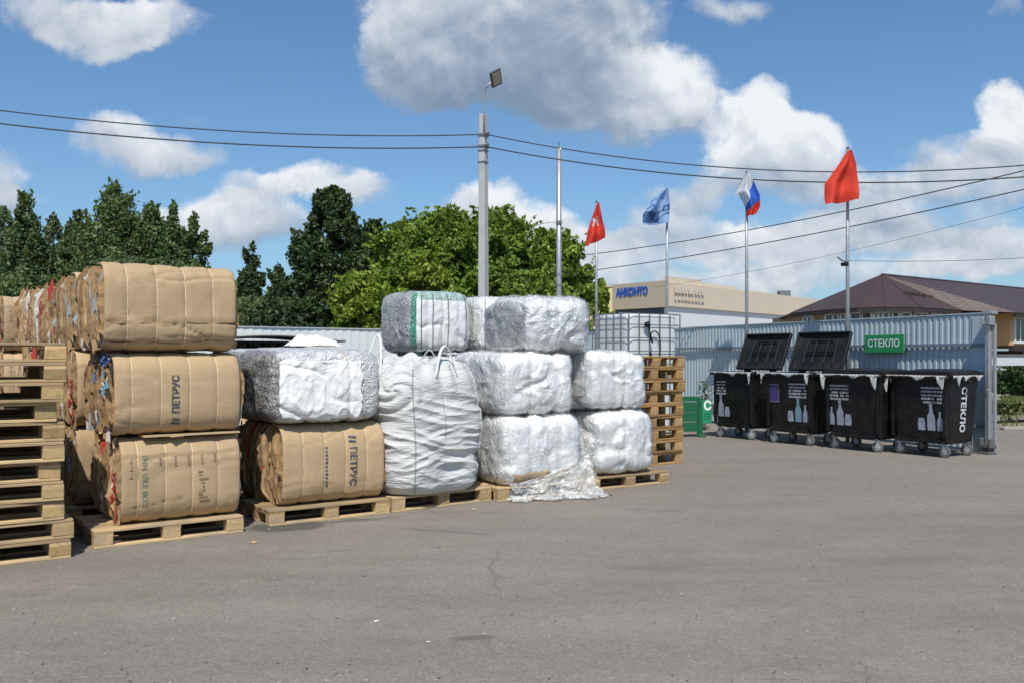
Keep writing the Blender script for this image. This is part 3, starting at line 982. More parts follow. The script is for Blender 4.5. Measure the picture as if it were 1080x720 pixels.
# scraps sandwiched between bales are part of the upper bale: a crushed board under A2
q = MB()
q.box((.12, -.40, -.010), (.80, .16, .014), 1.5); q.box((-.02, -.47, -.018), (.10, .07, .010), 24)
q.build('crushed_board', CARD, A2)
q = MB()
for k in range(26):
    r = random.Random(k)
    p0 = Vector((-.53 - r.uniform(0, .035), -.50 + r.uniform(0, .16), HB - .06 - r.uniform(-.02, .32) * (1 if k % 2 else .3)))
    p = [p0 + Vector((r.uniform(-.03, .01), r.uniform(-.05, .05), r.uniform(-.05, .05))) for _ in range(4)]
    q.add(p, [(0, 1, 2, 3)], 0, [(.10, .17, .42), (.62, .62, .62), (.03, .03, .05), (.12, .32, .42)][k % 4])
q.build('plastic_scraps', CARDL, A2, solid=.004)
q = MB()
for k in range(16):
    r = random.Random(k + 50)
    p0 = Vector((-.50 - r.uniform(0, .03), -.46 + r.uniform(0, .06), r.uniform(.02, .42)))
    p = [p0 + Vector((r.uniform(-.025, .0), r.uniform(-.03, .03), r.uniform(-.06, .06))) for _ in range(4)]
    q.add(p, [(0, 1, 2, 3)], 0, (.48, .04, .03))
q.build('red_paper', CARDL, A1, solid=.004)

TC = 35.0
flC = G(284, 555)
c = off(flC, TC, .6, .4)
pallet((c.x, c.y, 0), TC, 'weathered grey pallet under the cardboard bale beside the big bag', GP)
C1 = make_bale('cardboard_bale', 'cardboard bale with downward dark lettering standing alone beside the big white bag', 1.03, 1.2, .745, 14, ((.03, RED),), nstrap=4, sx0=-.30, text=petrus(.175, .335, -90, .092, -.255, faint=(-.09, .36)), rag=.05, amp=.8)
put(C1, off(flC, TC, .135, .03), TC, 1.03, 1.2, .146)


def bale_copy(src, FL, deg, w, d, z, label, sz=1.0, flip=False):
    o = copy_tree(src)
    tag(o, label, 'bale', src['group'])
    put(o, FL, deg, w, d, z)
    o.scale = (1, 1, sz)
    return o


def column(FL, deg, srcs, labels, plabel, hs=(HB + .004, HB - .004, HB)):
    c = off(FL, deg, .5, .4)
    pallet((c.x, c.y, 0), deg, plabel, GP)
    z = .146
    for (s, w, d), lab, h in zip(srcs, labels, hs):
        bale_copy(s, FL, deg, w, d, z, lab)
        z += h + .004


b1, b2, b3 = (A1, .98, 1.0), (A2, 1.03, 1.04), (A3, 1.07, 1.08)
c1 = (C1, 1.03, 1.2)
flB = P(81, 460, 8.2); flB.z = 0
column(flB, 36, ((A3, 1.07, 1.08), (A1, .98, 1.0), (A3, 1.07, 1.08)),
       ('bottom bale of the second column, just behind the front cardboard column', 'middle bale of the second column, just behind the front cardboard column', 'top bale of the second column, its ragged end peeping out behind the front column'),
       'pallet under the second cardboard column, in shade behind the first', (HB + .014, HB - .0, HB))
flF = P(64.5, 400, 9.35); flF.z = 0
column(flF, 36, ((A1, .98, 1.0), (A3, 1.07, 1.08), (A1, .98, 1.0)),
       ('bottom bale of the third cardboard column from the front', 'middle bale of the third cardboard column from the front', 'top bale of the third cardboard column, a plain face between two ragged ends'),
       'pallet under the third cardboard column from the front')
E3 = make_bale('cardboard_bale', 'top bale behind the left pallet stack, red and white striped paper in its end', 1.0, 1.1, HB, 21, ((.13, (.36, .10, .08)), (.14, WHI), (.10, (.50, .33, .27))), rag=.05)
flE = P(57, 400, 9.9); flE.z = 0
column(flE, 48, ((A3, 1.07, 1.08), (A1, .98, 1.0)),
       ('bottom bale of the column under the red striped bale', 'middle bale of the column under the red striped bale'),
       'pallet under the column of the red striped bale', (HB + .014, HB))
put(E3, flE, 48, 1.0, 1.1, .146 + 2 * HB + .03)
flD = P(4, 400, 11.4); flD.z = 0
column(flD, 38, ((A3, 1.07, 1.08), (A1, .98, 1.0), (A1, .98, 1.0)),
       ('bottom bale of the farthest cardboard column, at the left edge', 'middle bale of the farthest cardboard column, at the left edge', 'top bale of the farthest cardboard column, plain face at the left edge'),
       'pallet under the farthest cardboard column at the left edge', (HB + .014, HB, HB))

# ------------------------------------------------------------------ plastic bales
def ridged(p):
    return 1.0 - abs(noise.noise(p)) * 2.0


def rbox_bale(name, label, w, d, h, seed, mats, group, mfn, e=6.0, amp=.030, fine=.010, straps=(), n=30, sag=.0, lean=0.0, wrap=None):
    """soft pressed bale: rounded block, crumpled, pinched by its wires. mfn(x, y, z in -1..1, normal) -> material slot"""
    t = thing(name, label, 'bale', (0, 0, 0), 0, group)
    m = MB()
    hx, hy, hz = w / 2, d / 2, h / 2

    def surf(a, bb, cc):
        L = (abs(a) ** e + abs(bb) ** e + abs(cc) ** e) ** (1 / e)
        q = Vector((a / L, bb / L, cc / L))
        nr = Vector((math.copysign(abs(q.x) ** (e - 1), q.x) / hx, math.copysign(abs(q.y) ** (e - 1), q.y) / hy, math.copysign(abs(q.z) ** (e - 1), q.z) / hz)).normalized()
        p = Vector((q.x * hx, q.y * hy, q.z * hz))
        s = Vector((seed * 3.7, seed * 1.3, seed * 5.1))
        wv = Vector((noise.noise(p * 2.3 + s), noise.noise(p * 2.3 + s * 2), noise.noise(p * 2.3 + s * 3))) * .35
        dsp = (max(0, ridged(p * 2.2 + wv + s)) ** 5 - .12) * amp * .9 * (-1)
        dsp += (max(0, ridged(Vector((p.x * 8.5, p.y * 8.5, p.z * 5.0)) + wv * 3 + s)) ** 4 - .2) * fine * 1.5
        dsp += noise.noise(p * 1.6 + s) * amp * .40 + noise.noise(p * 4.0 + s) * amp * .16
        dsp -= max(0, ridged(Vector((p.x * 5.5, p.y * 5.5, p.z * 1.1)) + wv * 1.2 + s)) ** 8 * amp * .38
        for x in straps:
            dsp -= math.exp(-((p.x - x) / .022) ** 2) * .016 + math.exp(-((p.x - x) / .09) ** 2) * .012
        p = p + nr * dsp
        # belly: soft bales bulge outward at half height
        bu = 1 + .035 * (1 - q.z * q.z) - sag * max(0.0, -q.z) * 0
        p.x *= bu; p.y *= bu
        p.x += lean * (q.z + 1) / 2
        p.z = max(p.z + hz, .0)
        return p, nr

    for ax in range(3):
        for sg in (-1, 1):
            def fn(u, v, ax=ax, sg=sg):
                a, bb = u * 2 - 1, v * 2 - 1
                # even spacing over the rounded corners
                a = math.tan(a * .95) / math.tan(.95); bb = math.tan(bb * .95) / math.tan(.95)
                c = [0, 0, 0]
                c[ax] = sg
                if sg > 0: c[(ax + 1) % 3], c[(ax + 2) % 3] = a, bb
                else: c[(ax + 1) % 3], c[(ax + 2) % 3] = bb, a
                return surf(*c)[0]

            def mf(u, v, ax=ax, sg=sg):
                a, bb = u * 2 - 1, v * 2 - 1
                a = math.tan(a * .95) / math.tan(.95); bb = math.tan(bb * .95) / math.tan(.95)
                c = [0, 0, 0]
                c[ax] = sg
                if sg > 0: c[(ax + 1) % 3], c[(ax + 2) % 3] = a, bb
                else: c[(ax + 1) % 3], c[(ax + 2) % 3] = bb, a
                L = (abs(c[0]) ** e + abs(c[1]) ** e + abs(c[2]) ** e) ** (1 / e)
                return mfn(c[0] / L, c[1] / L, c[2] / L)
            m.grid(fn, n, n, mfn=mf)
    me_o = m.build('wrapped_body', mats, t, smooth=True)
    bm = bmesh.new(); bm.from_mesh(me_o.data)
    bmesh.ops.remove_doubles(bm, verts=bm.verts[:], dist=.0005)
    bm.to_mesh(me_o.data); bm.free()
    if wrap:
        w_ = MB()
        ng = 26
        for ax in range(3):
            for sg in (-1, 1):
                def fw(u, v, ax=ax, sg=sg):
                    a, bb = u * 2 - 1, v * 2 - 1
                    a = math.tan(a * .95) / math.tan(.95); bb = math.tan(bb * .95) / math.tan(.95)
                    c = [0, 0, 0]; c[ax] = sg
                    if sg > 0: c[(ax + 1) % 3], c[(ax + 2) % 3] = a, bb
                    else: c[(ax + 1) % 3], c[(ax + 2) % 3] = bb, a
                    p, nr = surf(*c)
                    return p + nr * (wrap + .012 * noise.noise(p * 5.0 + Vector((seed, 2, 1))))
                w_.grid(fw, ng, ng)
        wo = w_.build('clear_wrap', SHELL, t, smooth=True)
        bm = bmesh.new(); bm.from_mesh(wo.data)
        bmesh.ops.remove_doubles(bm, verts=bm.verts[:], dist=.0008)
        bm.to_mesh(wo.data); bm.free()

    def on(x, z, lift=.0):
        """point on the front face at x, height z"""
        a, cc = x / hx, (z - hz) / hz
        p, nr = surf(a, -1.0, cc)
        return p + nr * lift
    return t, on


def wires(t, on, xs, w, h, d, matl, r=.006):
    for x in xs:
        pts = [on(x, h * (.03 + .94 * k / 24), .004) for k in range(25)]
        pts = [Vector((x, d * .3, h * .02))] + pts + [Vector((x, -d * .28, h * .995)), Vector((x, d * .42, h * .99))]
        q = MB(); q.tube(pts, r, 6, flat=.7)
        q.build('strap', matl, t)


GW = 'white plastic bales stacked on pallets'
TW = 33.0


def frontend(x, y, z):           # slot 0 white sheet on the front, slot 1 clear film on the ends and the top
    wob = .05 * noise.noise(Vector((x * 6, z * 6, y * 6)))
    if x < -.86 + wob or (y > .5 + wob and abs(x) > .86): return 1
    return 0


# lower left white bale
flLL = Vector((-.10, 9.42, 0))
c = off(flLL, TW, .56, .42)
pallet((c.x, c.y, 0), TW, 'pallet mostly hidden by loose clear film under the white bales', GP)
LL, onLL = rbox_bale('plastic_bale', 'lower left white film bale trailing loose clear plastic on the asphalt', 1.02, 1.1, .755, 31, [FILM_W, FILM_G], GW, frontend, amp=.034, straps=(-.18, .2), wrap=.018, e=8)
put(LL, off(flLL, TW, .03, .0), TW, 1.02, 1.1, .146)
q = MB()
q.grid(lambda u, v: onLL(-.40 + .78 * u, .035 + .10 * v + .05 * noise.noise(Vector((u * 5, 1, 2))) * v, .012), 30, 6)
q.build('cardboard_strip', CARD, LL, smooth=True, solid=.006)
# loose film hanging off the front and lying on the ground
random.seed(4)


def skirt(u, v):
    # u along the front and round the right end, v from bale to ground
    x = -.5 + 1.04 * u
    zz = (.04 + .34 * u ** 2.2) * (1 - v) ** 1.6 + .0 * (.25 + .75 * u ** 1.5) - .138 * min(1, v * 2.0)
    zz = max(zz, -.138)
    out = .04 + .26 * v ** 1.5 * (.35 + .75 * u) * (1 + .5 * noise.noise(Vector((u * 6, 2.2, 5.1)))) + .10 * u * v
    nz = noise.fractal(Vector((x * 5, v * 4, 3.3)), .8, 2.2, 4)
    yy = -.56 - out + nz * .06
    zz += abs(noise.noise(Vector((x * 9, v * 7, 8.1)))) * .07 * min(1, v * 2.5) + .006
    x2 = x + .04 * max(0, u - .6) * v * 2.0 + noise.noise(Vector((x * 4, v * 5, 1.7))) * .05
    return Vector((x2, yy, zz))


q = MB()
q.grid(skirt, 70, 40)
q.build('loose_film', FILM_L, LL, smooth=True)


def skirt2(u, v):
    # film sheet hanging from the right front corner
    y = -.50 + .75 * u
    z = .52 * (1 - v) - .135 * v
    x = .54 + .12 * v * v + .05 * noise.noise(Vector((u * 4, v * 5, 4.4))) + .02 * math.sin(u * 20 + v * 3)
    return Vector((x, y - .25 * v * (1 - u), max(z, -.138) + .008))


q = MB()
q.grid(skirt2, 36, 36)
q.build('loose_film', FILM_L, LL, smooth=True)

# upper left white bale
UL, onUL = rbox_bale('plastic_bale', 'upper left white film bale under the clear wrapped one', .98, 1.08, .675, 32, [FILM_W, FILM_G], GW, frontend, amp=.034, fine=.012, straps=(-.1, .24), wrap=.016, e=8)
put(UL, off(flLL, TW, .0, .03), TW, .98, 1.08, .146 + .74)
# right hand pair
flLR = Vector((.93, 10.18, 0))
c = off(flLR, TW, .56, .42)
pallet((c.x, c.y, 0), TW, 'reddish pallet under the lower right white bale next to the pallet stack', GP)
LR, onLR = rbox_bale('plastic_bale', 'lower right white bale with torn dents, beside the foot of the pallet stack', .93, 1.0, .76, 33, [SHEETB, FILM_G], GW, frontend, amp=.04, fine=.012, straps=(-.3, .28), e=6.5, wrap=.014)
put(LR, off(flLR, TW, .02, .0), TW, .93, 1.0, .146)
UR, onUR = rbox_bale('plastic_bale', 'upper right white bale with upright folds, beside the top of the pallet stack', .90, .98, .70, 34, [SHEETB, FILM_G], GW, frontend, amp=.034, fine=.012, straps=(-.36, -.22, -.05, .1, .25, .36), wrap=.014, e=7.5)
put(UR, off(flLR, TW, -.06, .03), TW, .90, .98, .146 + .745)
# clear wrapped bale on top
TP, onTP = rbox_bale('plastic_bale', 'top bale wrapped in shiny creased clear film, beside the white tank', .96, 1.02, .64, 35, [FILM_T, FLAKEP], GW, lambda x, y, z: 1 if x < -.9 else 0, amp=.05, fine=.014, e=4.6, wrap=.02)
put(TP, Vector((.17, 9.72, 0)), TW, .96, 1.02, .146 + .74 + .665)

# rear row: two film bales per column, a taller bottle bale on top
GR = 'bales of the rear row behind the big bag'
flG = Vector((-1.30, 11.75, 0))
flM = off(flG, TW, 1.02, 0)
RB, _ = rbox_bale('plastic_bale', 'grey film bale at the foot of the rear row, under the green striped bale', .95, 1.0, .70, 36, [FILM_W, FILM_G], GR, lambda x, y, z: 1, n=20)
RB0 = RB
put(RB, flG, TW, .95, 1.0, .146)
for (fl, pl, names) in ((flG, 'pallet of the rear row under the green striped bale, hidden behind the big bag', (None, 'middle grey film bale of the rear row, under the green striped bale')),
                        (flM, 'pallet of the rear row under the plain white bale', ('grey film bale at the foot of the rear row, under the plain white bale', 'middle grey film bale of the rear row, under the plain white bale'))):
    c = off(fl, TW, .5, .42)
    pallet((c.x, c.y, 0), TW, pl, GP)
    for k, nm in enumerate(names):
        if nm is None: continue
        o = copy_tree(RB0); tag(o, nm, 'bale', GR)
        put(o, fl, TW, .95, 1.0, .146 + k * .705)


def gmat(x, y, z):
    if y < -.8 or (z > .6 and False):
        if x < -.80 : return 1
        if z > .70: return 2
        return 3
    if x < -.8: return 0
    if z > .7: return 2
    return 1


GB, onGB = rbox_bale('plastic_bale', 'green striped bottle bale with a white front sheet and dark straps, behind the big bag', .93, 1.05, .84, 37, [FLAKEP, GREENF, GREENT, SHEETW], GR, gmat, e=7, amp=.022, fine=.008, straps=(-.22, .0, .24, .40))
put(GB, flG, TW, .93, 1.05, .146 + 2 * .705)
wires(GB, onGB, (-.33, -.16, .07, .34), .93, .84, 1.05, DSTRAP, .008)
MW, onMW = rbox_bale('plastic_bale', 'plain white sheet bale between the green striped and the clear wrapped bale', .90, 1.0, .80, 38, [SHEETW, FILM_G], GR, lambda x, y, z: 1 if x < -.85 or z > .8 else 0, amp=.022, fine=.008)
put(MW, flM, TW, .90, 1.0, .146 + 2 * .705)
wires(MW, onMW, (-.36, .30), .90, .80, 1.0, DSTRAP, .007)


# silver bottle bale on the single cardboard bale
def smat(x, y, z):
    wob = .10 * noise.noise(Vector((x * 5, z * 5, 1.3))) + .05 * noise.noise(Vector((x * 16, z * 16, 2.3)))
    if x < -.85: return 0
    if z > .62: return 2
    return 2


SB, onSB = rbox_bale('plastic_bale', 'silvery bottle bale with a white sheet on its face, lying on the lettered cardboard bale', 1.10, 1.15, .70, 39, [FLAKE, SHEETB, film('silver_bottles', (0.66, 0.66, 0.665), .22, 7.0, 1.0, .2, glint=.6, dark=(0.32, .315, .32), darkamt=.65, lo=.47, hi=.66)], GR and 'bales of pressed bottles', smat, e=7, amp=.020, fine=.008, straps=(.20,))
put(SB, off(flC, TC, .03, .0), TC, 1.10, 1.15, .146 + .748)
q = MB()


def sheet(u, v):
    # white cover sheet with a wavy, folded border, pulled tight by one wire
    e1 = .022 * noise.noise(Vector((v * 5, 1.5, 0))) + .008 * noise.noise(Vector((v * 17, 4.5, 0)))
    e2 = .030 * noise.noise(Vector((v * 4, 7.5, 0))) + .010 * noise.noise(Vector((v * 15, 9.5, 0)))
    e3 = .018 * noise.noise(Vector((u * 6, 2.5, 3))) + .006 * noise.noise(Vector((u * 19, 2.5, 3)))
    x = (-.49 + e1) + (.30 + e2 + .49 - e1) * u
    z = (.035 + .02 * noise.noise(Vector((u * 5, 8, 3)))) + (.55 + e3) * v
    ed = min(u, 1 - u, v, 1 - v)
    lift = .010 + .010 * max(0, 1 - ed / .05) * abs(noise.noise(Vector((u * 14, v * 14, 2)))) + .004 * max(0, ridged(Vector((u * 2.4 + v, v * 4.2, 6.6)))) ** 5
    return onSB(x, z, lift)


q.grid(sheet, 64, 52)
q.build('cover_sheet', SHEETB, SB, smooth=True, solid=.003)
wires(SB, onSB, (.17,), 1.1, .73, 1.15, STRAP, .0045)
# same again one row back, its top just showing with a heap of white film
flC2 = off(flC, TC, .10, 1.35)
c = off(flC2, TC, .5, .42)
pallet((c.x, c.y, 0), TC, 'hidden pallet behind the lettered cardboard bale', GP)
bale_copy(C1, flC2, TC, 1.03, 1.2, .146, 'second cardboard bale hidden right behind the lettered one')
o = copy_tree(SB); tag(o, 'second silvery bottle bale, its top showing behind the first', 'bale', 'bales of pressed bottles')
put(o, off(flC2, TC, .05, 0), TC, 1.1, 1.15, .146 + .748)
hb = MB()


def heap(u, v):
    x, y = (u - .5) * .62, (v - .5) * .6
    r2 = (x / .31) ** 2 + (y / .3) ** 2
    z = max(0, 1 - r2) * (.06 + .10 * abs(noise.noise(Vector((x * 7, y * 7, 1.1))))) + max(0, ridged(Vector((x * 9, y * 9, 2.2)))) * .06 * max(0, 1 - r2 * .8)
    return Vector((x, y, z))


hb.grid(heap, 34, 30)
c = off(flC2, TC, .98, .25)
tag(hb.build('film_heap', SHEETW, None, smooth=True, loc=(c.x, c.y, .146 + .748 + .735), deg=TC), 'small heap of white film scraps on the hidden bottle bale', 'film scraps')
# white bale behind the left pallet stack, seen through the top pallet
o = copy_tree(LR); tag(o, 'white bale glimpsed through the openings of the left pallet stack', 'bale', GW)
cc = off(cL, TL, -1.35, 2.3)
o.location = (cc.x, cc.y, .76 + .02); o.rotation_euler = (0, 0, math.radians(20))
o = copy_tree(LR); tag(o, 'white bale on the ground right behind the left pallet stack', 'bale', GW)
o.location = (cc.x, cc.y, 0.0); o.rotation_euler = (0, 0, math.radians(24))

# ------------------------------------------------------------------ the big bag
TB = 38.0
flD2 = G(416, 540)
c = off(flD2, TB, .58, .4)
pallet((c.x, c.y, 0), TB, 'pale pallet under the big wrinkled white bag', GP)
bag = thing('bulk_bag', 'big wrinkled white woven bag with slack loops and a twisted spout', 'bag', off(flD2, TB, .50, .40, .146), TB)


BW, BD, BH = 1.04, 1.0, 1.30


def bag_surf(a, s):
    """a 0..1 round, s 0..1 up"""
    an = 2 * PI * a
    z = BH * s
    e = 3.4
    ca, sa = math.cos(an), math.sin(an)
    L = (abs(ca) ** e + abs(sa) ** e) ** (-1 / e)
    prof_r = 1.0 + .11 * math.sin(min(1, s / .95) * PI) ** .8
    if s < .07: prof_r *= .84 + .16 * math.sqrt(s / .07)
    if s > .84:
        k = (s - .84) / .16
        prof_r *= 1 - .13 * k ** 1.7
    x, y = ca * L * BW / 2 * prof_r, sa * L * BD / 2 * prof_r
    # wrinkles: mostly horizontal swags that fan out from the corners
    sw = .10 * math.cos(4 * an) * (1 - s)
    px = an * .9
    w1 = ridged(Vector((px * 1.1, (z + sw * .5) * 7.5 + px * .8, 3.1)))
    w2 = ridged(Vector((px * 1.7 + 5, (z - sw * .8) * 12.0 - px * .6, 7.7)))
    w3 = noise.noise(Vector((ca * 1.8, sa * 1.8, z * 2.2)))
    mid = math.sin(min(1, max(0, (s - .03) / .80)) * PI) ** .7
    dsp = (w1 - .5) * .042 * mid + (w2 - .5) * .022 * mid + w3 * .035
    # vertical gathers towards the top
    if s > .72:
        dsp += .02 * math.sin(an * 17 + 2 * w3) * min(1, (s - .72) / .2)
    # the filling spout, twisted shut and pressed flat: spiral folds in the cloth
    da = (a - .618 + .5) % 1.0 - .5
    ex, ez = da * 4.0, (s - .80) * BH
    rho = math.hypot(ex, ez * 1.1)
    if rho < .30:
        ph = math.atan2(ez, ex)
        w_ = min(1, (.30 - rho) / .10)
        dsp = dsp * (1 - w_) + w_ * (.055 * (1 - rho / .30) + .030 * abs(math.sin(1.5 * ph + rho * 24 + .6 * noise.noise(Vector((ex * 9, ez * 9, 1))))) * min(1, rho / .06 + .3) - .012)
    r = math.hypot(x, y)
    x += x / r * dsp; y += y / r * dsp
    z += .06 * (L - 1) / .3 * max(0, s - .8) * 1.2 - (0.05 * max(0, s - .85))
    # slumps to the left
    lf = max(0.0, -.79 * ca + .61 * sa)
    bl = .27 * math.exp(-((s - .76) / .15) ** 2) * lf
    x += -.79 * bl; y += .61 * bl
    return Vector((x, y, max(z, .004)))


q = MB()
q.grid(bag_surf, 340, 210)
q.build('bag_body', BAGF, bag, smooth=True)


def top_fn(u, v):
    # collapsed mouth: rings closing inward with deep folds
    base = bag_surf(u, 1.0)
    k = v
    an = 2 * PI * u
    r = 1 - k
    fold = noise.noise(Vector((math.cos(an) * 3.2, math.sin(an) * 3.2, k * 2.0)))
    z = base.z + .07 * math.sin(k * PI) * (1 + fold) - .10 * k + .05 * fold * (1 - abs(2 * k - 1))
    return Vector((base.x * r, base.y * r, z))


q = MB()
q.grid(top_fn, 120, 18)
q.build('bag_mouth', BAGF, bag, smooth=True)
# collar: loose upper edge standing in folds
q = MB()


def collar(u, v):
    an = 2 * PI * u
    base = bag_surf(u, .90 + .03 * math.sin(an * 5))
    f = .05 * noise.noise(Vector((math.cos(an) * 4, math.sin(an) * 4, 5.5 + v))) + .025 * math.sin(an * 9)
    k = .985 - .34 * v + f * v * 2.4
    corner = abs(math.sin(2 * an)) ** 1.5
    z = base.z + (.02 + .17 * corner + .06 * noise.noise(Vector((math.cos(an) * 2, math.sin(an) * 2, .4)))) * v
    return Vector((base.x * k, base.y * k, z))


q.grid(collar, 160, 12)
q.build('bag_collar', BAGF, bag, smooth=True, solid=.004)
# seams at the corners
for an in (237, 315, 135, 45, 268):
    q = MB()
    u = (an / 360.0)
    top = .96 if an != 268 else .78
    bot = .02 if an != 268 else .42
    pts = []
    for k in range(50):
        s = bot + (top - bot) * k / 49
        p = bag_surf(u + .004 * math.sin(s * 5), s)
        r = math.hypot(p.x, p.y)
        pts.append(Vector((p.x * (1 + .006 / r), p.y * (1 + .006 / r), p.z)))
    q.tube(pts, .007 if an != 268 else .003, 6)
    q.build('seam', CORD if an in (237, 268) else BAGF, bag)


def loop(name, a0, a1, topv, wd=.028, matl=WEBB):
    p0, p1 = bag_surf(a0, .90), bag_surf(a1, .90)
    t0 = Vector(topv)
    pts = []
    for k in range(25):
        s = k / 24
        # two strands rising to the bight
        p = (1 - s) ** 3 * p0 + 3 * (1 - s) ** 2 * s * (t0 + Vector((-.02, 0, .05))) + 3 * (1 - s) * s ** 2 * (t0 + Vector((.06, 0, .05))) + s ** 3 * p1
        pts.append(p)
    q = MB(); q.tube(pts, wd / 2, 6, flat=.35)
    q.build(name, matl, bag, smooth=True)


loop('lifting_loop', .50, .57, (-.40, .10, 1.68))
loop('lifting_loop', .72, .80, (.06, -.40, 1.53), .034)
loop('lifting_loop', .33, .42, (-.12, .30, 1.50))
loop('lifting_loop', .08, .17, (.33, .28, 1.48))
# label bracket: crumpled filling strap folded over the mouth
q = MB()
q.tube([Vector((-.30 + .04 * k, -.30 + .035 * math.sin(k * .9), 1.29 + .06 * math.sin(k * .55))) for k in range(16)], .03, 8, flat=.4)
q.build('folded_strap', WEBB, bag, smooth=True)

# ------------------------------------------------------------------ bins
GBIN = 'black glass bins in a row'


def bottle_poly(kind):
    if kind == 'tall':
        half = [(.045, 0), (.05, .02), (.05, .16), (.045, .20), (.022, .25), (.018, .33), (.021, .335), (.021, .36)]
    elif kind == 'slim':
        half = [(.036, 0), (.040, .02), (.040, .11), (.030, .15), (.013, .19), (.011, .24), (.014, .245), (.014, .26)]
    else:
        half = [(.040, 0), (.047, .02), (.047, .11), (.038, .135), (.036, .14), (.036, .165)]
    return [(x, z) for x, z in half] + [(-x, z) for x, z in reversed(half)]


def make_bin(label, loc, deg, opened, W=1.07, D=.86, text_x=.0, bottle_x=.0, poster=False, side_text=False, order=('jar', 'tall', 'slim'), tint=None, liner=(-.36, .40), seed=1, sc=1.0):
    r = random.Random(seed)
    t = thing('glass_bin', label, 'bin', loc, deg, GBIN)
    Z0, Z1 = .20, 1.20
    def ring(k, z, ex=0.0, rad=.07):
        w = W * (.86 + .12 * k) + ex; d = D * (.80 + .16 * k) + ex
        return rrect(w, d, rad, z, 4)
    q = MB()
    rs = [ring(0, Z0 + .0, -.10), ring(0, Z0 + .03, 0)]
    for k in (.25, .5, .75, .92): rs.append(ring(k, Z0 + (Z1 - Z0) * k))
    rs.append(ring(1, Z1 - .02, 0.0)); rs.append(ring(1, Z1 - .02, -.05)); rs.append(ring(.4, Z0 + .45, -.08)); 
    q.loft(rs)
    # raised ribs on the front, stiffeners on the sides
    for x in (-W * .44, W * .44):
        q.box((x * .97, -D * .455, .72), (.05, .05, .86), 0)
    q.box((0, -D * .43, .245), (W * .80, .05, .05))
    q.build('bin_body', BLACKP, t, bevel=.006)
    q = MB()
    for (x, y, dx, dy) in ((0, -D / 2 - .0, W + .03, .075), (0, D / 2, W + .03, .075), (-W / 2, 0, .075, D - .07), (W / 2, 0, .075, D - .07)):
        q.box((x, y, Z1 + .005), (dx, dy, .055))
    for x in (-1, 1):
        q.tube([(x * (W / 2 + .02), 0, Z1 - .05), (x * (W / 2 + .085), 0, Z1 - .06)], .03, 8)
    q.build('rim', BLACKP, t, bevel=.012)
    # lid
    q = MB()
    L = D * (.97 if opened else .97)
    def lidpt(u, v):
        x = (u - .5) * (W + .05)
        y = -L * v
        dome = .034 * (1 - (2 * u - 1) ** 6) * (1 - (2 * v - 1) ** 8) + .018 * math.sin(v * 7)
        return Vector((x, y, dome))
    q.grid(lidpt, 24, 18)
    pts = [(-1, 0), (1, 0)]
    for (x0, y0, dx, dy) in ((0, -L, W + .06, .035), (0, -.01, W + .06, .035), (-(W + .05) / 2, -L / 2, .035, L), ((W + .05) / 2, -L / 2, .035, L)):
        q.box((x0, y0, -.02), (dx, dy, .065))
    # inner stiffening ribs, seen when the lid stands open
    for rr_ in ((-.0, -L * .5, W * .62, .025), (0, -L * .80, W * .45, .02)):
        q.box((rr_[0], rr_[1], -.012), (rr_[2], rr_[3], .022))
    for x in (-W * .30, W * .30, -W * .12, W * .12):
        q.box((x, -L * .5, -.010), (.022, L * .62, .02))
    lid = q.build('lid', BLACKL, t, bevel=.006, solid=.0)
    md = lid.modifiers.new('thick', 'SOLIDIFY'); md.thickness = .012
    if opened:
        lid.location = (0, D / 2 + .02, Z1 + .07)
        lid.rotation_euler = (math.radians(-opened), 0, math.radians(r.uniform(-1, 1)))
    else:
        lid.location = (0, D / 2, Z1 + .062)
        lid.rotation_euler = (math.radians(r.uniform(-1.0, .6)), math.radians(r.uniform(-.6, .6)), 0)
    for x in (-W * .3, W * .3):
        q = MB(); q.box((x, D / 2 + .05, Z1 + .05), (.12, .09, .05)); q.build('hinge', BLACKP, t, bevel=.01)
    # wheels: fork and tyre
    for (x, y) in ((-W * .36, -D * .34), (W * .36, -D * .34), (-W * .36, D * .32), (W * .36, D * .32)):
        a = 118 + r.uniform(-28, 28)
        q = MB()
        prof_ = [(-.026, .055), (-.024, .088), (-.014, .10), (.014, .10), (.024, .088), (.026, .055)]
        n = 20
        rings = [[(px, rd * math.cos(2 * PI * k / n), rd * math.sin(2 * PI * k / n)) for k in range(n)] for px, rd in prof_]
        q.loft(rings, cap0=True, cap1=True)
        wl = q.build('wheel', RUBBER, t, smooth=False, loc=(x, y, .087), deg=a)
        wl.scale = (.87, .87, .87)
        q = MB()
        q.tube([(-.03, 0, 0), (.03, 0, 0)], .052, 14)
        q.build('hub', STEEL, wl)
        q = MB()
        for s in (-.036, .036): q.box((s, .012, .055), (.008, .05, .13))
        q.box((0, .02, .115), (.085, .10, .012)); q.tube([(0, .03, .11), (0, .03, .20)], .028, 8)
        q.build('fork', STEEL, wl)
    # liner: white film folded over the rim, hanging in tongues
    q = MB()
    y0 = -D / 2 - .045
    def lin(u, v):
        x = (u - .5) * (W + .02)
        n1 = noise.noise(Vector((u * 9 + seed * 3, 1.1, 2.2)))
        drop = .018 + .045 * max(0, n1)
        for (lx, ld) in ((liner[0], .21 + .04 * math.sin(seed * 5)), (liner[1], .19 + .05 * math.sin(seed * 3))):
            drop += ld * math.exp(-((x - lx - .03 * math.sin(v * 3 + seed)) / .026) ** 4)
        drop += .05 * math.exp(-((x - (liner[0] + liner[1]) / 2 - .1) / .09) ** 2)
        z = Z1 + .036 - drop * v
        return Vector((x + .012 * math.sin(v * 5 + u * 9), y0 - .012 - .018 * math.sin(v * PI) * (1 + noise.noise(Vector((u * 30, v * 4, seed)))), z))
    q.grid(lin, 120, 10)
    q.build('liner', LINER, t, smooth=True)
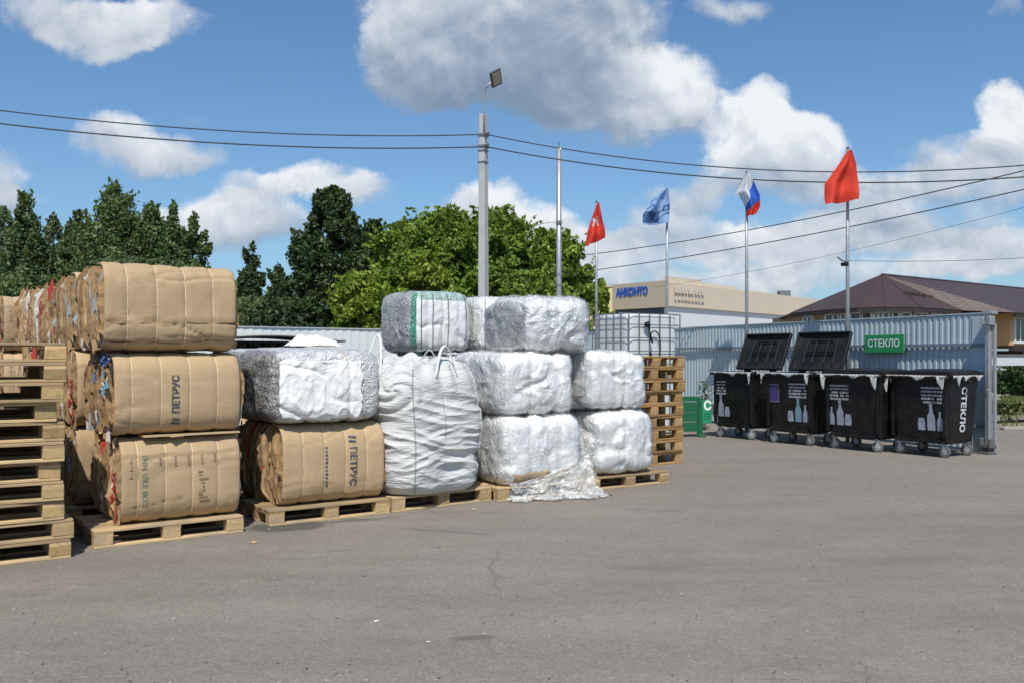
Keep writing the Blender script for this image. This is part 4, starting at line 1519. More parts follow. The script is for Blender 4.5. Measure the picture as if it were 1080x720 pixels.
    for s in (-1, 1):
        q = MB()
        def ls(u, v, s=s):
            y = (u - .5) * D * .9
            drop = .02 + .10 * max(0, noise.noise(Vector((u * 7, seed, 5.5 * s)))) + .14 * math.exp(-((u - .2) / .05) ** 2)
            return Vector((s * (W / 2 + .045 + .012 * math.sin(v * PI)), y, Z1 + .036 - drop * v))
        q.grid(ls, 40, 6)
        q.build('liner', LINER, t, smooth=True)

    # prints on the sloping front: position by height k
    def fr(x, z, lift=.006):
        k = (z - Z0) / (Z1 - Z0)
        return Vector((x, -(D * (.80 + .16 * k)) / 2 - lift, z))
    q = MB()
    for i in range(5):
        z = 1.03 - i * .055
        x = text_x - .17
        while x < text_x + .17:
            wd = r.uniform(.022, .07)
            if i >= 2 and r.random() < .25: x += .03
            x1 = min(x + wd, text_x + .18)
            hh = .028 if i < 3 else .034
            q.add([fr(x, z), fr(x1, z), fr(x1, z + hh), fr(x, z + hh)], [(0, 1, 2, 3)])
            x = x1 + .008
    q.build('notice_print', NPRINT, t)
    bx = bottle_x
    for kd, dx in zip(order, (-.16, 0, .145)):
        q = MB()
        poly = bottle_poly(kd)
        vs = [fr(bx + dx + px * 1.3, .40 + pz * 1.12, .007) for px, pz in poly]
        q.add(vs, [tuple(range(len(vs)))])
        q.build('bottle_picture', BPRINT2 if (tint and kd == 'tall') else BPRINT, t)
    if poster:
        q = MB(); x0, x1 = -W * .42, -W * .20
        q.add([fr(x0, .72, .008), fr(x1, .72, .008), fr(x1, 1.04, .008), fr(x0, 1.04, .008)], [(0, 1, 2, 3)])
        q.build('purple_poster', PURPLE, t)
        q = MB()
        for (a, bb, c, d) in ((x0, .72, x1, .735), (x0, 1.025, x1, 1.04), (x0, .735, x0 + .012, 1.025), (x1 - .012, .735, x1, 1.025)):
            q.add([fr(a, bb, .011), fr(c, bb, .011), fr(c, d, .011), fr(a, d, .011)], [(0, 1, 2, 3)])
        q.build('poster_frame', simple('poster_grey', (.16, .15, .20), .6), t)
    if side_text:
        vs, fs = text_mesh('СТЕКЛО', .158, .005)
        q = MB()
        out = []
        for v in vs:
            # text runs downward on the right side, letter tops towards the back
            yy = -.0 + v[1] * 1.1; z = .72 - v[0] * 1.06
            k = (z - Z0) / (Z1 - Z0)
            out.append(((W * (.86 + .12 * k)) / 2 + .006, yy, z))
        q.add(out, fs)
        q.build('printed_lettering', WPRINT, t)
    t.scale = (sc, sc, sc)
    return t


# centres of the front wheel pairs give the places
b1, b2, b3, b4 = Vector((4.16, 16.72, 0)), Vector((4.86, 15.62, 0)), Vector((5.58, 14.60, 0)), Vector((6.30, 13.83, 0))


def binat(p, deg, **k):
    c = off(p, deg, 0, .34 * k.get('D', .86))
    return make_bin(k.pop('label'), (c.x, c.y, 0), deg, **k)


binat(b1, -55, label='black glass bin with open lid at the far end, next to the green crate stand', W=1.0, D=.74, opened=115, text_x=-.34, bottle_x=-.30, order=('slim', 'tall', 'jar'), seed=1, liner=(-.54, .46))
binat(b2, -55, label='black glass bin with open lid and a purple poster on its front', W=1.02, D=.74, opened=114, text_x=.17, bottle_x=.18, poster=True, tint=True, seed=2, liner=(-.50, .45))
binat(b3, -55, label='closed black glass bin between the poster bin and the lettered bin', opened=0, text_x=-.25, bottle_x=-.24, order=('slim', 'tall', 'jar'), seed=3, liner=(-.47, .46))
binat(b4, -58, W=1.02, label='closed black glass bin with white lettering down its side, nearest the post', opened=0, text_x=.22, bottle_x=.20, side_text=True, seed=4, liner=(-.50, .42))

# ------------------------------------------------------------------ fences
fA = G(1048, 478); fA.z = 0
fdir = Vector((.421, -.907, 0)).normalized()
fdeg = math.degrees(math.atan2(fdir.y, fdir.x))
FH = 2.19


def sheet_fence(name, label, start, deg, length, h, pitch=.115, matl=None):
    """trapezoid sheet in the local x,z plane, front facing local -y"""
    t = thing(name, label, 'fence', start, deg)
    q = MB()
    prof_ = []
    x = 0.0
    while x < length:
        for dx, y in ((0, 0), (.045, 0), (.055, .012), (.105, .012)):
            if x + dx <= length: prof_.append((x + dx, y + .004 * (int(x / 1.15) % 2)))
        x += pitch
    zs = [.05, h * .5, h]
    vs = [(px, py + .004 * math.sin(px * 2.1 + 1) , z + (.010 * math.sin(px * .9) if z == h else 0)) for z in zs for px, py in prof_]
    n = len(prof_)
    fs = [(j * n + i, j * n + i + 1, (j + 1) * n + i + 1, (j + 1) * n + i) for j in range(2) for i in range(n - 1)]
    q.add(vs, fs)
    q.build('profiled_sheet', matl or FENCEM, t, solid=.0015)
    return t


L1 = 14.5
st = fA - fdir * (L1 + .06)
bf = sheet_fence('metal_fence', 'blue grey corrugated metal fence behind the black bins', st, fdeg, L1, FH)
q = MB(); q.box((L1 / 2, -.035, 1.70), (L1, .045, .05)); q.box((L1 / 2, -.035, .42), (L1, .045, .05))
q.build('rail', FENCED, bf)
q = MB(); q.box((L1 / 2, .0, FH + .01), (L1, .03, .018)); q.build('top_strip', FENCEM, bf)
for k in range(5):
    q = MB(); q.box((L1 - .12 - 2.9 * k, .06, FH / 2), (.06, .06, FH - .02)); q.build('fence_post', STEEL, bf)
q = MB()
q.box((L1 - .16, -.016, FH / 2 - .01), (.30, .004, FH - .06)); q.build('shade_strip', FENCEM, bf)  # flat strip added to imitate how the ribs look in the post's shadow

# guide post at the end of the fence
gp = thing('gate_post', 'grey square steel post with brackets closing the right end of the fence', 'post', off(fA, fdeg, 0, -.12), fdeg)
q = MB(); q.box((0, 0, 1.10), (.075, .075, 2.14)); q.build('post_tube', STEEL, gp, bevel=.006)
q = MB(); q.box((.07, .05, 1.02), (.045, .045, 2.0)); q.build('post_tube', STEEL, gp, bevel=.004)
q = MB(); q.box((.03, .0, 2.19), (.17, .14, .05)); q.box((-.055, -.03, 2.06), (.06, .12, .10)); q.box((.075, -.04, 2.07), (.06, .12, .14)); q.build('bracket', STEEL, gp, bevel=.006)
q = MB(); q.box((.0, -.02, .13), (.20, .16, .05)); q.box((-.08, -.05, .19), (.05, .10, .12)); q.box((.08, -.05, .17), (.05, .10, .14)); q.build('bracket', RUBBER, gp, bevel=.006)
q = MB(); q.box((.0, -.01, .02), (.16, .20, .04)); q.box((0, 0, .06), (.11, .11, .06)); q.build('base_plate', RUBBER, gp, bevel=.004)
q = MB(); q.tube([(.03, -.06, 1.0), (.03, -.085, 1.0)], .02, 8); q.build('bolt', STEEL, gp)
q = MB(); q.tube([(-.1, -.1, .02), (-.9, -.28, .02)], .012, 6); tag(q.build('ground_streak', RUBBER, None, loc=off(fA, fdeg, 0, -.12), deg=fdeg), 'thin dark line on the asphalt between the lettered bin and the post', 'streak')  # dark line along the ground, drawn as a thin tube

# the green sign on the fence
sx = None
sg_c = P(936, 362, 15.9)
# find where the sight line meets the fence plane
nv = Vector((-fdir.y, fdir.x, 0))
ray = P(936, 362.3, 1.0) - Vector((0, 0, CAM_H))
tt = (fA - Vector((0, 0, 0))).dot(nv) / ray.dot(nv)
pc = Vector((ray.x * tt, ray.y * tt, CAM_H + ray.z * tt))
sgn = thing('fence_sign', 'green sign reading СТЕКЛО in white on the metal fence', 'sign', (pc.x, pc.y, pc.z), fdeg)
SGW, SGH = .86, .31
q = MB(); q.box((0, -.085, 0), (SGW, .02, SGH)); q.build('sign_board', SIGNG, sgn, bevel=.003)
q = MB()
for x in (-.3, .3): q.box((x, -.045, 0), (.03, .06, .2))
q.build('bracket', STEEL, sgn)
vs, fs = text_mesh('СТЕКЛО', .185, .003)
q = MB(); q.add([(v[0] * .93, -.099, v[1]) for v in vs], fs); q.build('printed_lettering', SIGNW, sgn)

# pale fence running behind the bales
p0 = Vector((1.60, 26.85, 0)); p1 = p0 + Vector((-3.3, -2.3, 0)).normalized() * 24
dg = math.degrees(math.atan2(p0.y - p1.y, p0.x - p1.x))
pf = sheet_fence('metal_fence', 'pale sunlit corrugated metal fence behind the bales, under the trees', p1, dg, 24, 2.2, pitch=.23, matl=simple('pale_sheet_steel', (.64, .67, .66), .5, .06, 1.0))
q = MB(); q.box((12, .0, 2.215), (24, .05, .025)); q.build('top_strip', FENCEM, pf)
for k in range(8):
    q = MB(); q.box((.3 + 3.3 * k, .07, 1.09), (.06, .06, 2.18)); q.build('fence_post', STEEL, pf)

# ------------------------------------------------------------------ green crate stand beside the bins
gsp = G(738, 460)
gs = thing('crate_stand', 'green metal stand with slatted panels and a white letter beside the pallet stack', 'stand', gsp, 18)
for i, z in enumerate((.19, .38, .57, .72)):
    q = MB(); q.box((-.38, 0, z), (.74, .03, .178 if i < 3 else .09)); q.build('slat', GREENP, gs, bevel=.006)
for x in (-.74, .0):
    q = MB(); q.box((x, 0, .37), (.09, .08, .74)); q.box((x, -.02, .02), (.13, .2, .04)); q.build('upright', GREENP, gs, bevel=.008)
q = MB(); q.box((.13, -.03, .47), (.20, .03, .44)); q.build('sign_panel', GREENP2, gs, bevel=.004)
vs, fs = text_mesh('С', .23, .01)
q = MB(); q.add([(.14 + v[0], -.049, .58 + v[1]) for v in vs], fs); q.build('printed_lettering', SIGNW, gs)
q = MB()
for z in (.43, .385, .34): q.box((.13, -.0475, z), (.15, .003, .012))
q.build('printed_lines', GREENP, gs)

# ------------------------------------------------------------------ liquid tanks in cages
def ibc(label, loc, deg):
    t = thing('caged_tank', label, 'tank', loc, deg, 'white tanks in wire cages')
    q = MB(); q.loft([rrect(1.14, .94, .12, z, 5) for z in (.15, .18)] + [rrect(1.15, .95, .12, z, 5) for z in (.3, .7, 1.05)] + [rrect(1.12, .92, .14, 1.09, 5), rrect(.9, .7, .14, 1.115, 5)])
    q.build('tank', POLY, t, smooth=False, bevel=.01)
    q = MB(); q.tube([(0, 0, 1.11), (0, 0, 1.16)], .11, 16); q.build('lid', BLACKP, t)
    q = MB()
    for z in (.22, .45, .68, .91, 1.10):
        q.loft([rrect(1.21, 1.01, .05, z - .008, 3), rrect(1.21, 1.01, .05, z + .008, 3)], cap0=False, cap1=False)
    for i in range(6):
        x = -.60 + 1.2 * i / 5
        for y in (-.505, .505): q.tube([(x, y, .14), (x, y, 1.11)], .010, 6)
    for i in range(1, 5):
        y = -.505 + 1.01 * i / 5
        for x in (-.605, .605): q.tube([(x, y, .14), (x, y, 1.11)], .010, 6)
    for (a, c) in (((-.6, -.25, 1.11), (.6, -.25, 1.11)), ((-.6, .25, 1.11), (.6, .25, 1.11))): q.tube([a, c], .014, 6)
    q.build('wire_cage', CAGE, t, solid=.006)
    q = MB()
    q.box((0, 0, .125), (1.2, 1.0, .02), col=(.9, .88, .85))
    for x in (-.5, 0, .5):
        for y in (-.42, 0, .42): q.box((x, y, .07), (.14, .12, .09), col=(.9, .88, .85))
    for y in (-.42, 0, .42): q.box((0, y, .012), (1.2, .12, .024), col=(.9, .88, .85))
    q.build('tank_pallet', WOODB, t)
    q = MB(); q.tube([(-.05, -.46, .24), (-.05, -.54, .24)], .045, 10); q.tube([(-.05, -.53, .24), (-.05, -.56, .22), (-.05, -.57, .15)], .035, 8)
    q.build('valve', BLACKP, t)
    return t


ti = P(663, 375, 15.6)
tiC = off((ti.x, ti.y, 0), 33, .6, .5)
T1 = ibc('lower white caged tank, mostly hidden behind the right pallet stack', (tiC.x, tiC.y, 0), 33)
T2 = copy_tree(T1); tag(T2, 'upper white caged tank with a hose and green valves above the pallet stack', 'tank')
T2.location.z = 1.16
q = MB()
pts = []
for k in range(40):
    s = k / 39
    an = -1.2 + s * 5.2
    pts.append(Vector((-.04 + .13 * math.cos(an) + .03 * s, -.535 - .02 * s, .62 - .55 * (1 - s) ** 6 + .14 * math.sin(an) + .08 * s)))
q.tube([Vector((-.10, -.54, .25)), Vector((-.14, -.545, .45))] + pts + [Vector((-.2, -.54, .92))], .012, 6)
q.tube([(-.24, -.52, .90), (-.18, -.58, .93)], .05, 10)
q.build('hose', BLACKP, T2, smooth=True)
for x in (-.06, .42):
    q = MB(); q.tube([(x, -.52, .22), (x, -.60, .22)], .05, 10); q.box((x, -.60, .27), (.13, .03, .05), 12); q.tube([(x, -.59, .22), (x, -.60, .12)], .03, 8)
    q.build('valve', simple('yellow_green_valve', (.22, .36, .08), .5, .3), T2, bevel=.004)

# ------------------------------------------------------------------ dark bulk boxes with a grey board, left background
kb = P(247, 400, 13.6)
kb = off((kb.x, kb.y, 0), 33, .6, .45)
for k, lab in enumerate(('black plastic bulk box on the ground behind the silvery bale', 'black plastic bulk box stacked on another behind the silvery bale')):
    t = thing('bulk_box', lab, 'box', (kb.x, kb.y, k * .80), 33, 'black bulk boxes')
    q = MB(); q.loft([rrect(1.1, .9, .03, .12), rrect(1.14, .94, .03, .78), rrect(1.06, .86, .03, .78), rrect(1.04, .84, .03, .2)])
    for x in (-.4, -.13, .13, .4): q.box((x, -.475, .45), (.04, .03, .6))
    q.build('box_body', BLACKP, t)
    for x in (-.45, 0, .45):
        q = MB(); q.box((x, 0, .06), (.12, .86, .12)); q.build('runner', BLACKP, t)
    q = MB(); q.box((0, 0, .795), (1.18, .98, .03)); q.build('lid', BLACKP, t, bevel=.01) if k == 1 else None
t = thing('plastic_pallet', 'black plastic pallet with small feet on top of the bulk boxes', 'pallet', (kb.x, kb.y, 1.612), 33)
q = MB(); q.box((0, 0, .125), (1.2, .9, .035)); q.build('deck', BLACKP, t)
for i in range(5):
    for y in (-.36, 0, .36):
        q = MB(); q.loft([rrect(.09, .09, .02, 0, 2, -.5 + .25 * i, y), rrect(.14, .14, .03, .108, 2, -.5 + .25 * i, y)]); q.build('foot', BLACKP, t)
q = MB(); q.grid(lambda u, v: Vector(((u - .5) * 1.9 + .2, (v - .5) * 1.15, .05 + .035 * math.sin(u * 4) - .06 * max(0, u - .7) - .02 * v)), 16, 8)
q.build('board', simple('weathered_board', (.42, .41, .39), .85, .2, 4), None, solid=.03, smooth=True)
o = bpy.data.objects['board']; o.location = (kb.x, kb.y, 1.612 + .145); o.rotation_euler = (0, 0, math.radians(33))
tag(o, 'warped grey board lying over the black plastic pallet', 'board')

# ------------------------------------------------------------------ poles and cables
YP = 20.0
pb = P(509.5, 375, YP)
cp = thing('concrete_pole', 'tall concrete pole with a street lamp on a bent arm, rising behind the bales', 'pole', (pb.x, pb.y, 0))
ztop = P(510, 121, YP).z
q = MB()
def trap(w1, w2, d, z): return [(-w1 / 2, -d / 2, z), (w1 / 2, -d / 2, z), (w2 / 2, d / 2, z), (-w2 / 2, d / 2, z)]
q.loft([trap(.18, .22, .22, 0), trap(.135, .165, .17, ztop)])
q.build('pole_shaft', CONC, cp, bevel=.015, deg=-24)
q = MB()
q.tube([(.02, -.10, ztop - .5), (.03, -.11, ztop + .1), (.03, -.11, ztop + .42), (.07, -.14, ztop + .56), (.20, -.22, P(0, 90, YP).z)], .022, 8)
q.build('lamp_arm', STEEL, cp, smooth=True)
q = MB()
M = Matrix.Rotation(math.radians(20), 4, 'Z') @ Matrix.Rotation(math.radians(-30), 4, 'Y') @ Matrix.Rotation(math.radians(-48), 4, 'X')
q.box((.29, -.30, P(0, 87, YP).z), (.27, .38, .055), M=M)
q.box((.25, -.22, P(0, 89, YP).z), (.10, .12, .07), M=M)
lh = q.build('lamp_head', simple('lamp_grey', (.09, .09, .095), .5), cp, bevel=.01)
ln_ = M @ Vector((0, 0, -.036))
q = MB(); q.box((.29 + ln_.x, -.30 + ln_.y, P(0, 87, YP).z + ln_.z), (.20, .28, .008), M=M)
q.build('lamp_lens', simple('lamp_glass', (.45, .36, .28), .2), cp)
for z in (P(0, 143, YP).z, P(0, 155, YP).z):
    q = MB(); q.box((0, 0, z), (.19, .21, .05), -24); q.tube([(.02, -.09, z), (.13, -.17, z + .01)], .03, 8); q.build('clamp', CAGE, cp)
    q = MB(); q.box((0, 0, z - .35), (.18, .20, .03), -24); q.build('band', CAGE, cp)

YQ = 21.5
pb2 = P(589.5, 375, YQ)
mp = thing('steel_pole', 'plain grey steel pole with a thin bent arm, between the bales and the flags', 'pole', (pb2.x, pb2.y, 0))
z2 = P(0, 156, YQ).z
q = MB(); q.tube([(0, 0, 0), (0, 0, z2 * .5), (0, 0, z2)], [.075, .066, .058], 12); q.build('pole_shaft', STEEL, mp, smooth=True)
q = MB(); q.tube([(0, 0, z2 - .1), (0, 0, z2 + .12)], .016, 6); q.build('pole_tip', CAGE, mp)
q = MB(); za = P(0, 235, YQ).z
q.tube([(0, 0, za)] + [(-.75 * math.sin(k * .17), .02 * k, za + .05 * k * .3 - .0105 * k * k * .55) for k in range(1, 10)], .012, 6)
q.build('bent_arm', STEEL, mp, smooth=True)
q = MB(); q.box((0, -.03, za), (.14, .10, .08)); q.build('clamp', CAGE, mp)


def cable(label, a, bpt, sag, r=.013, group='overhead cables'):
    q = MB()
    n = 48
    q.tube([a.lerp(bpt, k / n) - Vector((0, 0, 4 * sag * (k / n) * (1 - k / n))) for k in range(n + 1)], r, 6)
    tag(q.build('overhead_cable', WIRE, None, smooth=True), label, 'cable', group)


cable('upper of the two cables running left from the lamp pole', P(-60, 109, 17), P(508, 142, YP), .23)
cable('lower of the two cables running left from the lamp pole', P(-60, 123, 17), P(508, 155, YP), .23, .015)
cable('upper of the two cables running right from the lamp pole over the flags', P(513, 142, YP), P(1150, 168, 17.5), .50)
cable('lower of the two cables running right from the lamp pole over the flags', P(513, 155, YP), P(1150, 181, 17.5), .46, .015)
cable('upper of the two long cables climbing to the right edge behind the flags', P(560, 275, 40), P(1150, 163, 24), .38, .017)
cable('lower of the two long cables climbing to the right edge behind the flags', P(560, 293, 40), P(1150, 184, 24), .30, .017)
cable('thin cable climbing to the right edge above the brown roof', P(690, 303, 46), P(1150, 200, 27), .3, .007)
cable('thin level cable just above the brown roof', P(894, 275, 40), P(1150, 267, 38), .15, .012)

# ------------------------------------------------------------------ flags
def cloth(name, outline_l, outline_r, py0, Yf, colf, mats, parent, x0w, folds, dep=.10, seed=0, nv=40, nu=26, marks=None):
    """hanging cloth. outline_l / outline_r: (row, column) lists in photo pixels, turned into metres at the pole's depth"""
    def itp(lst, y):
        for (ya, xa), (yb, xb) in zip(lst, lst[1:]):
            if y <= yb: 
                k = (y - ya) / (yb - ya) if yb > ya else 0
                return xa + (xb - xa) * max(0, k)
        return lst[-1][1]
    ya, yb = outline_l[0][0], outline_l[-1][0]
    yc = outline_r[-1][0]
    def fn(u, v):
        yl = ya + (yb - ya) * v; yr = outline_r[0][0] + (yc - outline_r[0][0]) * v
        xl, xr = itp(outline_l, yl), itp(outline_r, yr)
        px, py = xl + (xr - xl) * u, yl + (yr - yl) * u
        dy = dep * (math.sin(u * folds * PI * 2 + v * 2.2 + seed) * (.35 + .65 * v) + .5 * noise.noise(Vector((u * 3, v * 3, seed))))
        p = P(px, py, Yf)
        return Vector((p.x - x0w.x, dy - dep * 1.15, p.z))
    q = MB()
    q.grid(fn, nu, nv, mfn=colf)
    return q.build(name, mats, parent, smooth=True)


def cm(name, col):
    m, n, bs, out = newmat(name)
    bs.inputs['Base Color'].default_value = c4(col); bs.inputs['Roughness'].default_value = .7
    bs.inputs['Specular IOR Level'].default_value = .2
    t = n('ShaderNodeBsdfTranslucent', i_Color=c4(col))
    mx = n('ShaderNodeMixShader', i_0=.35, i_1=bs.outputs[0], i_2=t.outputs[0])
    m.node_tree.links.new(mx.outputs[0], out.inputs[0])
    return m


REDF, WHF, BLF, SKF, NAVF = cm('red_cloth', (.78, .075, .045)), cm('white_cloth', (.72, .74, .78)), cm('blue_cloth', (.05, .16, .62)), cm('pale_blue_cloth', (.30, .48, .74)), cm('navy_print_cloth', (.07, .13, .26))


def flagpole(px, ptop, Yf, label):
    b0 = P(px, 375, Yf)
    t = thing('flag_pole', label, 'flag', (b0.x, b0.y, 0), 0, 'flag poles along the metal fence')
    zt = P(px, ptop, Yf).z
    q = MB(); q.tube([(0, 0, 0), (0, 0, zt * .6), (0, 0, zt)], [.036, .032, .022], 10); q.build('pole', STEEL, t, smooth=True)
    q = MB(); q.tube([(0, 0, zt - .02), (0, 0, zt + .03), (0, 0, zt + .07)], [.02, .03, .004], 8); q.build('finial', CAGE, t)
    return t, b0


t, b0 = flagpole(894, 158, 15.9, 'pole with a plain red flag, nearest and rightmost of the flag poles')
cloth('flag_cloth', [(161, 891.5), (178, 880), (196, 867), (218, 866)], [(160, 895), (175, 899), (195, 900), (213, 899.5)], 160, 15.9, None, [REDF], t, b0, 1.3, .13, 1.3)

t, b0 = flagpole(787.5, 183, 18.0, 'pole with a limp white, blue and red striped flag')


def tri(u, v):
    x, y = u, v
    s = v + u * .22
    s2 = v * .95 - (1 - u) * .05 + u * .18
    return 0 if v * 1.25 + u * .75 < 1.02 else (1 if v + .20 * u < .88 else 2)


cloth('flag_cloth', [(184, 785.5), (196, 778), (204, 775), (212, 782), (222, 786), (229, 787)], [(182, 788), (196, 795), (208, 799.5), (220, 799), (227, 795)], 183, 18.0, tri, [WHF, BLF, REDF], t, b0, 1.2, .12, .4)

t, b0 = flagpole(703.5, 201, 19.9, 'pole with a pale blue flag blown to the left, dark print at its corner')
cloth('flag_cloth', [(203, 697), (212, 687), (222, 681), (228, 676), (239, 676)], [(200, 704), (212, 704.5), (225, 704.5), (237, 703)], 200, 19.9, lambda u, v: 1 if (v > .60 + .06 * u and v < .95 and .02 < u < .66) or (u > .74 and .46 < v < .64 and not (.80 < u < .90 and .50 < v < .60)) else 0, [SKF, NAVF], t, b0, 1.2, .12, 2.1, 60, 44)

t, b0 = flagpole(629, 214, 21.6, 'pole with a red flag bearing a white emblem, farthest of the flag poles')
cloth('flag_cloth', [(216, 629), (230, 624), (246, 619), (261, 617)], [(214, 631.5), (228, 634), (244, 637), (252, 637.5)], 216, 21.6, lambda u, v: 1 if (abs(u - .60 - (v - .45) * .35) < .07 and .34 < v < .60) or (abs(v - .42 - .3 * (u - .3)) < .035 and .14 < u < .56) or (abs(u - .30) < .06 and .44 < v < .58) else 0, [REDF, WHF], t, b0, 1.2, .12, .9, 64, 48)

# small lamp on the red flag's pole
lp = thing('lamp', 'small dark lamp clamped to the pole of the plain red flag', 'lamp', (P(894, 375, 15.9).x, 15.9, P(0, 277, 15.9).z))
q = MB(); q.tube([(0, -.03, 0), (-.12, -.05, .03), (-.2, -.05, .09)], .014, 6); q.build('lamp_arm', CAGE, lp)
q = MB(); q.box((-.08, -.07, -.04), (.10, .10, .06), 20); q.build('lamp_head', BLACKP, lp, bevel=.01)

# ------------------------------------------------------------------ beige and white hall, far right of the trees
BEI = simple('beige_cladding', (.66, .55, .41), .6, .05, .4)
BEID = simple('tan_cladding', (.46, .375, .265), .6, .05, .4)
WHB = simple('white_cladding', (.72, .72, .73), .6, .04, .3)
YB = 82.0
cr0 = P(703, 375, YB); cr0.z = 0
rdir = (P(843, 375, 104) - P(703, 375, YB)); rdir.z = 0
ldir = (P(649, 375, 87) - P(703, 375, YB)); ldir.z = 0
ltot = ldir.length; rl = rdir.normalized(); ll = ldir.normalized()
hall = thing('hall', 'low beige and white industrial hall with blue sign letters, beyond the metal fence', 'building', cr0)
zt, zm = P(0, 297.5, YB).z, P(0, 323, YB).z
back = rl * 60
def wallq(a, bb, z0, z1): return [(a.x, a.y, z0), (bb.x, bb.y, z0), (bb.x, bb.y, z1), (a.x, a.y, z1)]
O = Vector((0, 0, 0)); R_ = rl * 60; L_ = ll * ltot
thick = (rl + Vector((-rl.y, rl.x, 0)) * .0)
q = MB()
q.loft([[(O.x, O.y, z), (R_.x, R_.y, z), (R_.x + L_.x, R_.y + L_.y, z), (L_.x, L_.y, z)] for z in (0, zm)])
q.build('lower_wall', WHB, hall)
q = MB()
zz = zm
e1 = rl * .25 + ll * .25
ex = [(-e1.x, -e1.y), (R_.x + rl.x * .2 - ll.x * .25, R_.y + rl.y * .2 - ll.y * .25), (R_.x + L_.x, R_.y + L_.y), (L_.x - rl.x * .25, L_.y - rl.y * .25)]
q.loft([[(x, y, z) for x, y in ex] for z in (zm + .002, zt)])
q.build('upper_wall', BEI, hall)
# tan front on the street side, set proud
nL = Vector((-ll.y, ll.x, 0)); nL = nL if nL.y < 0 else -nL
q = MB()
a = O - ll * .25 + nL * .42; bb = L_ + nL * .42
q.loft([[(a.x, a.y, z), (bb.x, bb.y, z), (bb.x - nL.x * .3, bb.y - nL.y * .3, z), (a.x - nL.x * .3, a.y - nL.y * .3, z)] for z in (zm - .1, zt + .12)])
q.build('front_fascia', BEID, hall)
q = MB()
a = ll * .3 + nL * .05; bb = L_ + nL * .05
q.loft([[(a.x, a.y, z), (bb.x, bb.y, z), (bb.x - nL.x * .04, bb.y - nL.y * .04, z), (a.x - nL.x * .04, a.y - nL.y * .04, z)] for z in (zm - 1.6, zm - .12)])
q.build('shop_window', simple('dark_band', (.05, .055, .09), .3), hall)
# parapet steps along the roof, dropping away
q = MB()
for s0, s1, hh in ((-.2, 6.5, .55), (6.5, 13.5, .30), (13.5, 21, .12)):
    a, bb = rl * s0, rl * s1
    o2 = ll * .25
    q.loft([[(a.x - .0, a.y, z), (bb.x, bb.y, z), (bb.x + o2.x, bb.y + o2.y, z), (a.x + o2.x, a.y + o2.y, z)] for z in (zt + .002, zt + hh)])
q.build('parapet', BEI, hall)
q = MB(); a = rl * 27; q.box((a.x + ll.x, a.y + ll.y, zt + .35), (1.2, 1.2, .7)); q.build('roof_vent', CAGE, hall)
# blue sign letters
BLS = simple('blue_sign_letters', (.03, .09, .35), .4, .1)
vs, fs = text_mesh('АНКОНТО', .85, .045)
q = MB(); mid = ll * (ltot * .60)
out = []
for v in vs:
    p = mid - ll * v[0] * .95 + nL * .50
    out.append((p.x, p.y, (zt + zm) / 2 + .35 + v[1] * 1.15 + v[0] * .0))
q.add(out, fs); o = q.build('sign_letters', BLS, hall); md = o.modifiers.new('thick', 'SOLIDIFY'); md.thickness = .12
nR = Vector((rl.y, -rl.x, 0)); nR = nR if nR.y < 0 else -nR
q = MB()
r = random.Random(2)
for i in range(9):
    s = .8 + i * .62
    for zz, hh in ((zt - .95, .75), (zt - 1.45, .22)):
        a, bb = rl * s + nR * .42, rl * (s + r.uniform(.3, .5)) + nR * .42
        q.add(wallq(a, bb, zz, zz + hh * r.uniform(.8, 1)), [(0, 1, 2, 3)])
q.build('faded_sign', simple('faded_sign_white', (.64, .56, .46), .6), hall, solid=.05)
# yellow neighbour at its left
yl = thing('annex', 'yellowish annex at the left end of the beige hall, half behind the green trees', 'building', P(647, 375, 92))
yl.location.z = 0
q = MB(); q.box((-3.0, 3, P(0, 303, 92).z / 2), (6.4, 6, P(0, 303, 92).z)); q.build('wall', simple('yellow_cladding', (.66, .54, .28), .6, .05, .4), yl)
q = MB(); q.box((-3.0, 3, P(0, 303, 92).z + .1), (6.6, 6.2, .2)); q.build('roof', BEID, yl)

# ------------------------------------------------------------------ brown roofed house
ROOF = simple('brown_metal_tile', (.062, .038, .033), .5, .12, .6, spec=.35)
def roofmat():
    m = ROOF; t = m.node_tree; n = N(t)
    bs = [x for x in t.nodes if x.type == 'BSDF_PRINCIPLED'][0]
    tc = n('ShaderNodeTexCoord')
    sp = n('ShaderNodeSeparateXYZ', i_0=tc.outputs['Object'])
    w = n.math('SINE', n.math('MULTIPLY', sp.outputs[2], 42.0))
    w2 = n.math('SINE', n.math('MULTIPLY', n.math('ADD', sp.outputs[0], sp.outputs[1]), 22.0))
    bp = n('ShaderNodeBump', i_Strength=.25, i_Distance=.02, i_Height=n.math('ADD', w, n.math('MULTIPLY', w2, .5)))
    n.put(bs.inputs['Normal'], bp.outputs[0])
roofmat()
BRK = simple('yellow_brick', (.36, .255, .135), .85, .15, 9, bump=.3)
ORW = simple('orange_plaster', (.63, .38, .175), .85, .06, 1.2)
SOF = simple('dark_soffit', (.03, .022, .02), .7)
HYY = 41.0
hp = P(930, 375, HYY + 2.5); hp.z = 0
house = thing('house', 'brown roofed house with a polygonal bay and an orange wing behind the metal fence', 'house', hp)
za, ze = P(0, 290.5, HYY + 2.5).z, P(0, 326, HYY - 1).z
